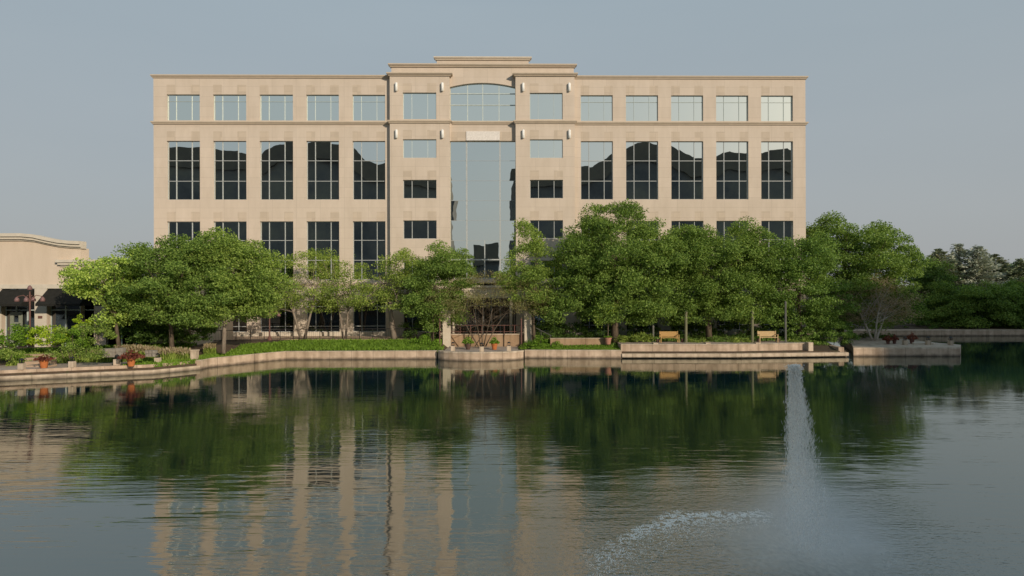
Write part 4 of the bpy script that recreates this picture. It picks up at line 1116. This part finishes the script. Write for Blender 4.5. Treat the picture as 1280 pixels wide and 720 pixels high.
# red cluster street lamps
def redlamp(px, Y, ytop, ybase, label, proto=[None]):
    b = P(px, ybase, Y); H = P(px, ytop, Y).z - b.z
    t = thing('street_lamp', label, 'street lamp', (b.x, Y, b.z), 0, 'red cluster street lamps')
    MB().lathe([(.2, 0), (.2, .25), (.1, .4), (.07, .6), (.055, H * .78), (.05, H - .35)], (0, 0, 0), 10).build('pole', M['rust'], t)
    m = MB(); z = H - .75
    for k in range(4):
        a = k * math.pi / 2 + .35; c, s = math.cos(a), math.sin(a)
        m.tube([(0, 0, z - .1), (c * .4, s * .4, z + .22), (c * .8, s * .8, z + .12)], .03, n=5)
    m.tube([(0, 0, z - .2), (0, 0, z + .5)], .04, n=6)
    m.build('arms', M['rust'], t)
    for k in range(5):
        a = k * math.pi / 2 + .35; c, s = math.cos(a), math.sin(a); x, y, zz = (c * .8, s * .8, z + .1) if k < 4 else (0, 0, z + .95)
        MB().lathe([(.18, -.34), (.15, -.16), (.08, -.04), (.03, 0)], (x, y, zz), 10).build('lamp_shade', M['lampred'], t, True)
redlamp(37.5, 50.0, 360, 432, 'rust-red cluster street lamp between the two bright shrubs at far left')
redlamp(337, 62.5, 382, 426, 'rust-red cluster street lamp behind the railing by the third column')

# iron railing behind the bank
rl = thing('iron_railing', 'thin dark iron railing between the green bank and the building', 'railing')
ra = [XZ(240, 60.2, 0), XZ(330, 62.2, 0), XZ(350, 62.9, 0), XZ(548, 63.1, 0)]
def seg_pts(ptsl, step):
    out = []
    for a, b in zip(ptsl, ptsl[1:]):
        n = max(1, int((b - a).length / step))
        out += [a.lerp(b, i / n) for i in range(n)]
    return out + [ptsl[-1]]
mr = MB(); zg = 1.22
for zz in (1.05, .18):
    for a, b in zip(ra, ra[1:]): mr.tube([(a.x, a.y, zg + zz), (b.x, b.y, zg + zz)], .028, n=5)
mr.build('rails', M['black'], rl)
for p in seg_pts(ra, 1.15): MB().tube([(p.x, p.y, zg - .2), (p.x, p.y, zg + 1.06)], .032, n=5).build('post', M['black'], rl)
mp_ = MB()
for p in seg_pts(ra, .19): mp_.tube([(p.x, p.y, zg + .18), (p.x, p.y, zg + 1.05)], .007, n=3)
mp_.build('balusters', M['black'], rl)

# benches
def bench(px, Y, z, label, mat):
    t = thing('park_bench', label, 'bench', (XZ(px, Y, 0).x, Y, z))
    m = MB()
    for i in range(4): m.box(-.76, .76, -.28 + i * .125, -.18 + i * .125, .42, .455)
    m.build('seat', M[mat], t)
    m = MB()
    for i in range(6): m.box(-.76, .76, .24 + i * .012, .27 + i * .012, .50 + i * .078, .57 + i * .078)
    m.build('backrest', M[mat], t)
    for s in (-1, 1):
        m = MB(); m.box(s * .79 - .03, s * .79 + .03, -.3, -.23, 0, .66); m.build('leg', M[mat], t)
        m = MB(); m.box(s * .79 - .03, s * .79 + .03, .24, .33, 0, 1.0); m.build('leg', M[mat], t)
        m = MB(); m.box(s * .79 - .035, s * .79 + .035, -.32, .24, .662, .71); m.build('armrest', M[mat], t)
        m = MB(); m.box(s * .55 - .03, s * .55 + .03, -.26, .24, .36, .418); m.build('brace', M[mat], t)
bench(836.5, 60.6, 1.12, 'honey-coloured slatted bench, left of the two above the lake wall', 'wood')
bench(959.5, 60.6, 1.12, 'pale sunlit slatted bench, right of the two above the lake wall', 'woodpale')
for px, l in ((853, 'dark concrete tub just right of the honey-coloured bench'), (822, 'low dark stone tub just left of the honey-coloured bench'), (948, 'low dark stone tub just left of the pale bench'), (973, 'low stone tub just right of the pale bench')):
    t = pot(px, 430, 5, 60.7, l, mat='darkpot', plant='leaf_d', wide=1.3, plant_h=.2, z=1.12, name='planter_tub', n=120)

# posts
def post(px, y0, y1, Y, r, mat, label, bands=False):
    b = P(px, y1, Y); H = P(px, y0, Y).z - b.z
    t = thing('garden_post', label, 'post', (b.x, Y, b.z))
    MB().lathe([(r, 0), (r, H * .985), (r * .9, H)], (0, 0, 0), 10).build('shaft', M[mat], t, False)
    MB().lathe([(r * 1.35, 0), (r * 1.35, .14), (r * 1.05, .2)], (0, 0, .002), 10).build('base', M[mat], t)
    m = MB()
    m.lathe([(r * 1.2, H - .1), (r * 1.25, H), (r * .3, H + .12)], (0, 0, .004), 10); m.build('cap', M[mat], t)
post(816.5, 408, 430, 60.9, .09, 'greypost', 'short grey post left of the honey-coloured bench')
post(857.5, 390, 430.5, 60.4, .125, 'post', 'mossy green round post right of the honey-coloured bench')
post(940.5, 390, 430.5, 60.4, .12, 'post', 'mossy green round post left of the pale bench')
post(982, 378, 431, 60.4, .085, 'greypost', 'tall slim grey post right of the pale bench')

# entrance overlook: pillars, wall, railings
EY = 62.8
ew = thing('terrace_wall', 'sandy retaining wall below the entrance, between the two cream pillars', 'retaining wall')
x0, x1 = XZ(563, EY, 0).x, XZ(668, EY, 0).x
MB().box(x0, x1, EY, EY + .35, .4, P(600, 418.6, EY).z).build('wall_face', M['concrete2'], ew)
MB().box(x0, x1, EY - .05, EY + .4, P(600, 418.6, EY).z + .002, P(600, 418.6, EY).z + .09).build('coping', M['coping'], ew)
for (a, b, l) in ((553.5, 563, 'cream stone pillar left of the entrance overlook'), (655.5, 664.5, 'cream stone pillar right of the entrance overlook')):
    xa, xb = XZ(a, EY - .6, 0).x, XZ(b, EY - .6, 0).x; zt_ = P(600, 391, EY).z
    t = thing('stone_pillar', l, 'pillar', ((xa + xb) / 2, EY - .4, .6)); w_ = (xb - xa) / 2
    MB().box(-w_, w_, -w_ + .05, w_ - .05, 0, zt_ - .6).build('shaft', M['pale'], t); MB().box(-w_ - .06, w_ + .06, -w_ - .01, w_ + .01, zt_ - .598, zt_ - .42).build('cap', M['trim'], t)
er = thing('terrace_railing', 'rust-brown railing along the entrance terrace between the pillars', 'railing')
m = MB(); zt_ = P(600, 406.8, EY).z; zb_ = P(600, 418, EY).z
for z in (zt_, zb_ + .25): m.tube([(XZ(549, EY, 0).x, EY + .1, z), (x1, EY + .1, z)], .035, n=5)
m.build('rails', M['rust'], er)
for px in (549.5, 575, 588, 602, 616, 630, 643, 652): MB().tube([(XZ(px, EY, 0).x, EY + .1, zb_ - .1), (XZ(px, EY, 0).x, EY + .1, zt_ + .05)], .04, n=5).build('post', M['rust'], er)
for px, l in ((549.5, 'rust-brown upright standard at the left end of the overlook'), (651.5, 'rust-brown upright standard by the right cream pillar')):
    t = thing('metal_standard', l, 'post', (XZ(px, 60.6, 0).x, 60.6, .6)); H = P(px, 400, 60.6).z - .6
    MB().lathe([(.1, 0), (.1, .1), (.055, .15), (.05, H), (.09, H + .02), (.02, H + .15)], (0, 0, 0), 8).build('shaft', M['rust'], t)
hr = thing('sloping_handrail', 'sloping grey handrail beside the right cream pillar', 'handrail')
a, b = P(664, 407, 62), P(689, 419.5, 61); m = MB(); m.tube([a, b], .035, n=5); m.build('rail', M['greypost'], hr)
for t_ in (.1, .5, .95):
    q = a.lerp(b, t_); MB().tube([q, (q.x, q.y, q.z - 1.0)], .025, n=5).build('post', M['greypost'], hr)

# little moored dinghy-like white stone bench on landing stage
t = thing('flat_white_slab', 'flat pale slab lying on the landing stage by the big red pot', 'slab', (XZ(1154, 62.2, 0).x, 62.2, .762))
MB().slab([(-1.0, -.2), (.75, -.3), (1.05, 0), (.7, .3), (-.9, .25)], 0, .16).build('slab', M['pale'], t)

# ------------------------------------------------------------------ fountain
fo = thing('fountain', 'white fountain jet with drifting mist on the lake', 'fountain', (FX, FY, 0))
def wmat(name, alpha, c=(.75, .8, .84)):
    m, nt, out = newmat(name)
    d = N(nt, 'ShaderNodeBsdfDiffuse'); d.inputs[0].default_value = (*c, 1)
    tl_ = N(nt, 'ShaderNodeBsdfTranslucent'); tl_.inputs[0].default_value = (*c, 1)
    tr_ = N(nt, 'ShaderNodeBsdfTransparent')
    a1 = N(nt, 'ShaderNodeMixShader'); a1.inputs[0].default_value = .5; nt.links.new(d.outputs[0], a1.inputs[1]); nt.links.new(tl_.outputs[0], a1.inputs[2])
    a2 = N(nt, 'ShaderNodeMixShader'); a2.inputs[0].default_value = alpha; nt.links.new(tr_.outputs[0], a2.inputs[1]); nt.links.new(a1.outputs[0], a2.inputs[2])
    nt.links.new(a2.outputs[0], out.inputs[0]); return m
M['drop'] = wmat('water_drops', .48, (1.0, .97, .92))
M['spray'] = wmat('spray_drops', .28, (1, .99, .97))
HT = 4.22
def drops(name, n, zf, rad, mat, seed, size, aspect=.3):
    rng = np.random.default_rng(seed)
    s = zf(rng, n)                              # distance fallen from the top
    wl = .06 + .03 * s; wr = .085 + .15 * s      # left / right spread
    u = rng.normal(size=n) * .45
    # strands: bunch the drops in a few ropes
    rope = rng.integers(0, 16, n); ru = np.clip(rng.normal(size=16) * .55, -.95, .95); u = ru[rope] + rng.normal(size=n) * np.where(rng.random(n) < .3, .22, .055) + .10 * np.sin(s * 4 + rope * 1.7)
    x = np.where(u < 0, u * wl * 1.6, u * wr) - .06 + .03 * s
    y = rng.normal(size=n) * (.05 + .07 * s)
    C = np.stack([x, y, HT - s], 1)
    ax = np.stack([.05 + .08 * np.sign(x), np.zeros(n), np.ones(n)], 1)
    o = leaves_mesh(name, C, size, M[mat], fo, up=0, aspect=aspect, ax=ax)
    return o
drops('water_jet', 15000, lambda r, n: .02 + 3.9 * r.beta(1.0, 1.7, n), 1, 'drop', 3, .10, .16)
drops('spray', 14000, lambda r, n: 4.15 * r.random(n) ** .7, 1, 'spray', 4, .045, .35)
# frothy head
rng = np.random.default_rng(5)
C = np.stack([rng.normal(size=700) * .075 - .03, rng.normal(size=700) * .06, HT + .02 - np.abs(rng.normal(size=700)) * .16], 1)
leaves_mesh('froth', C, .06, M['drop'], fo, aspect=.7)
# mist: a real volume
def mist_mat():
    m, nt, out = newmat('mist')
    tc = N(nt, 'ShaderNodeTexCoord'); sp = N(nt, 'ShaderNodeSeparateXYZ'); nt.links.new(tc.outputs['Object'], sp.inputs[0])
    x, y, z = sp.outputs
    nz = N(nt, 'ShaderNodeTexNoise', i_Scale=.9, i_Detail=3.0); nt.links.new(tc.outputs['Object'], nz.inputs['Vector'])
    # radius grows downward
    rr = math_n(nt, 'ADD', math_n(nt, 'MULTIPLY', math_n(nt, 'SUBTRACT', 2.9, z), .75), .34)
    cx = math_n(nt, 'MULTIPLY', math_n(nt, 'SUBTRACT', 2.9, z), .13)
    dx = math_n(nt, 'DIVIDE', math_n(nt, 'SUBTRACT', x, cx), rr); dy = math_n(nt, 'DIVIDE', y, rr)
    d2 = math_n(nt, 'ADD', math_n(nt, 'MULTIPLY', dx, dx), math_n(nt, 'MULTIPLY', dy, dy))
    g = math_n(nt, 'EXPONENT', math_n(nt, 'MULTIPLY', d2, -2.2))
    edge = N(nt, 'ShaderNodeMapRange'); edge.interpolation_type = 'SMOOTHSTEP'; nt.links.new(z, edge.inputs[0])
    edge.inputs[1].default_value = 2.9; edge.inputs[2].default_value = 1.0
    hn = N(nt, 'ShaderNodeMapRange'); nt.links.new(nz.outputs[0], hn.inputs[0]); hn.inputs[1].default_value = .3; hn.inputs[2].default_value = .7; hn.inputs[3].default_value = .35; hn.inputs[4].default_value = 1.2
    den = math_n(nt, 'MULTIPLY', math_n(nt, 'MULTIPLY', g, edge.outputs[0]), math_n(nt, 'MULTIPLY', hn.outputs[0], .62))
    den = math_n(nt, 'SUBTRACT', den, .006); den = math_n(nt, 'MAXIMUM', den, 0)
    v = N(nt, 'ShaderNodeVolumePrincipled'); v.inputs['Color'].default_value = (.99, .995, 1, 1); v.inputs['Anisotropy'].default_value = 0
    nt.links.new(den, v.inputs['Density'])
    nt.links.new(v.outputs[0], out.inputs['Volume'])
    return m
mm = MB(); mm.lathe([(3.6, .02), (3.4, .8), (2.6, 1.8), (1.0, 2.95)], (.3, 0, 0), 24)
mm.build('mist', mist_mat(), fo)
scn.cycles.volume_step_rate = 2.0
scn.cycles.volume_bounces = 8
scn.cycles.transparent_max_bounces = 160
scn.cycles.max_bounces = 12
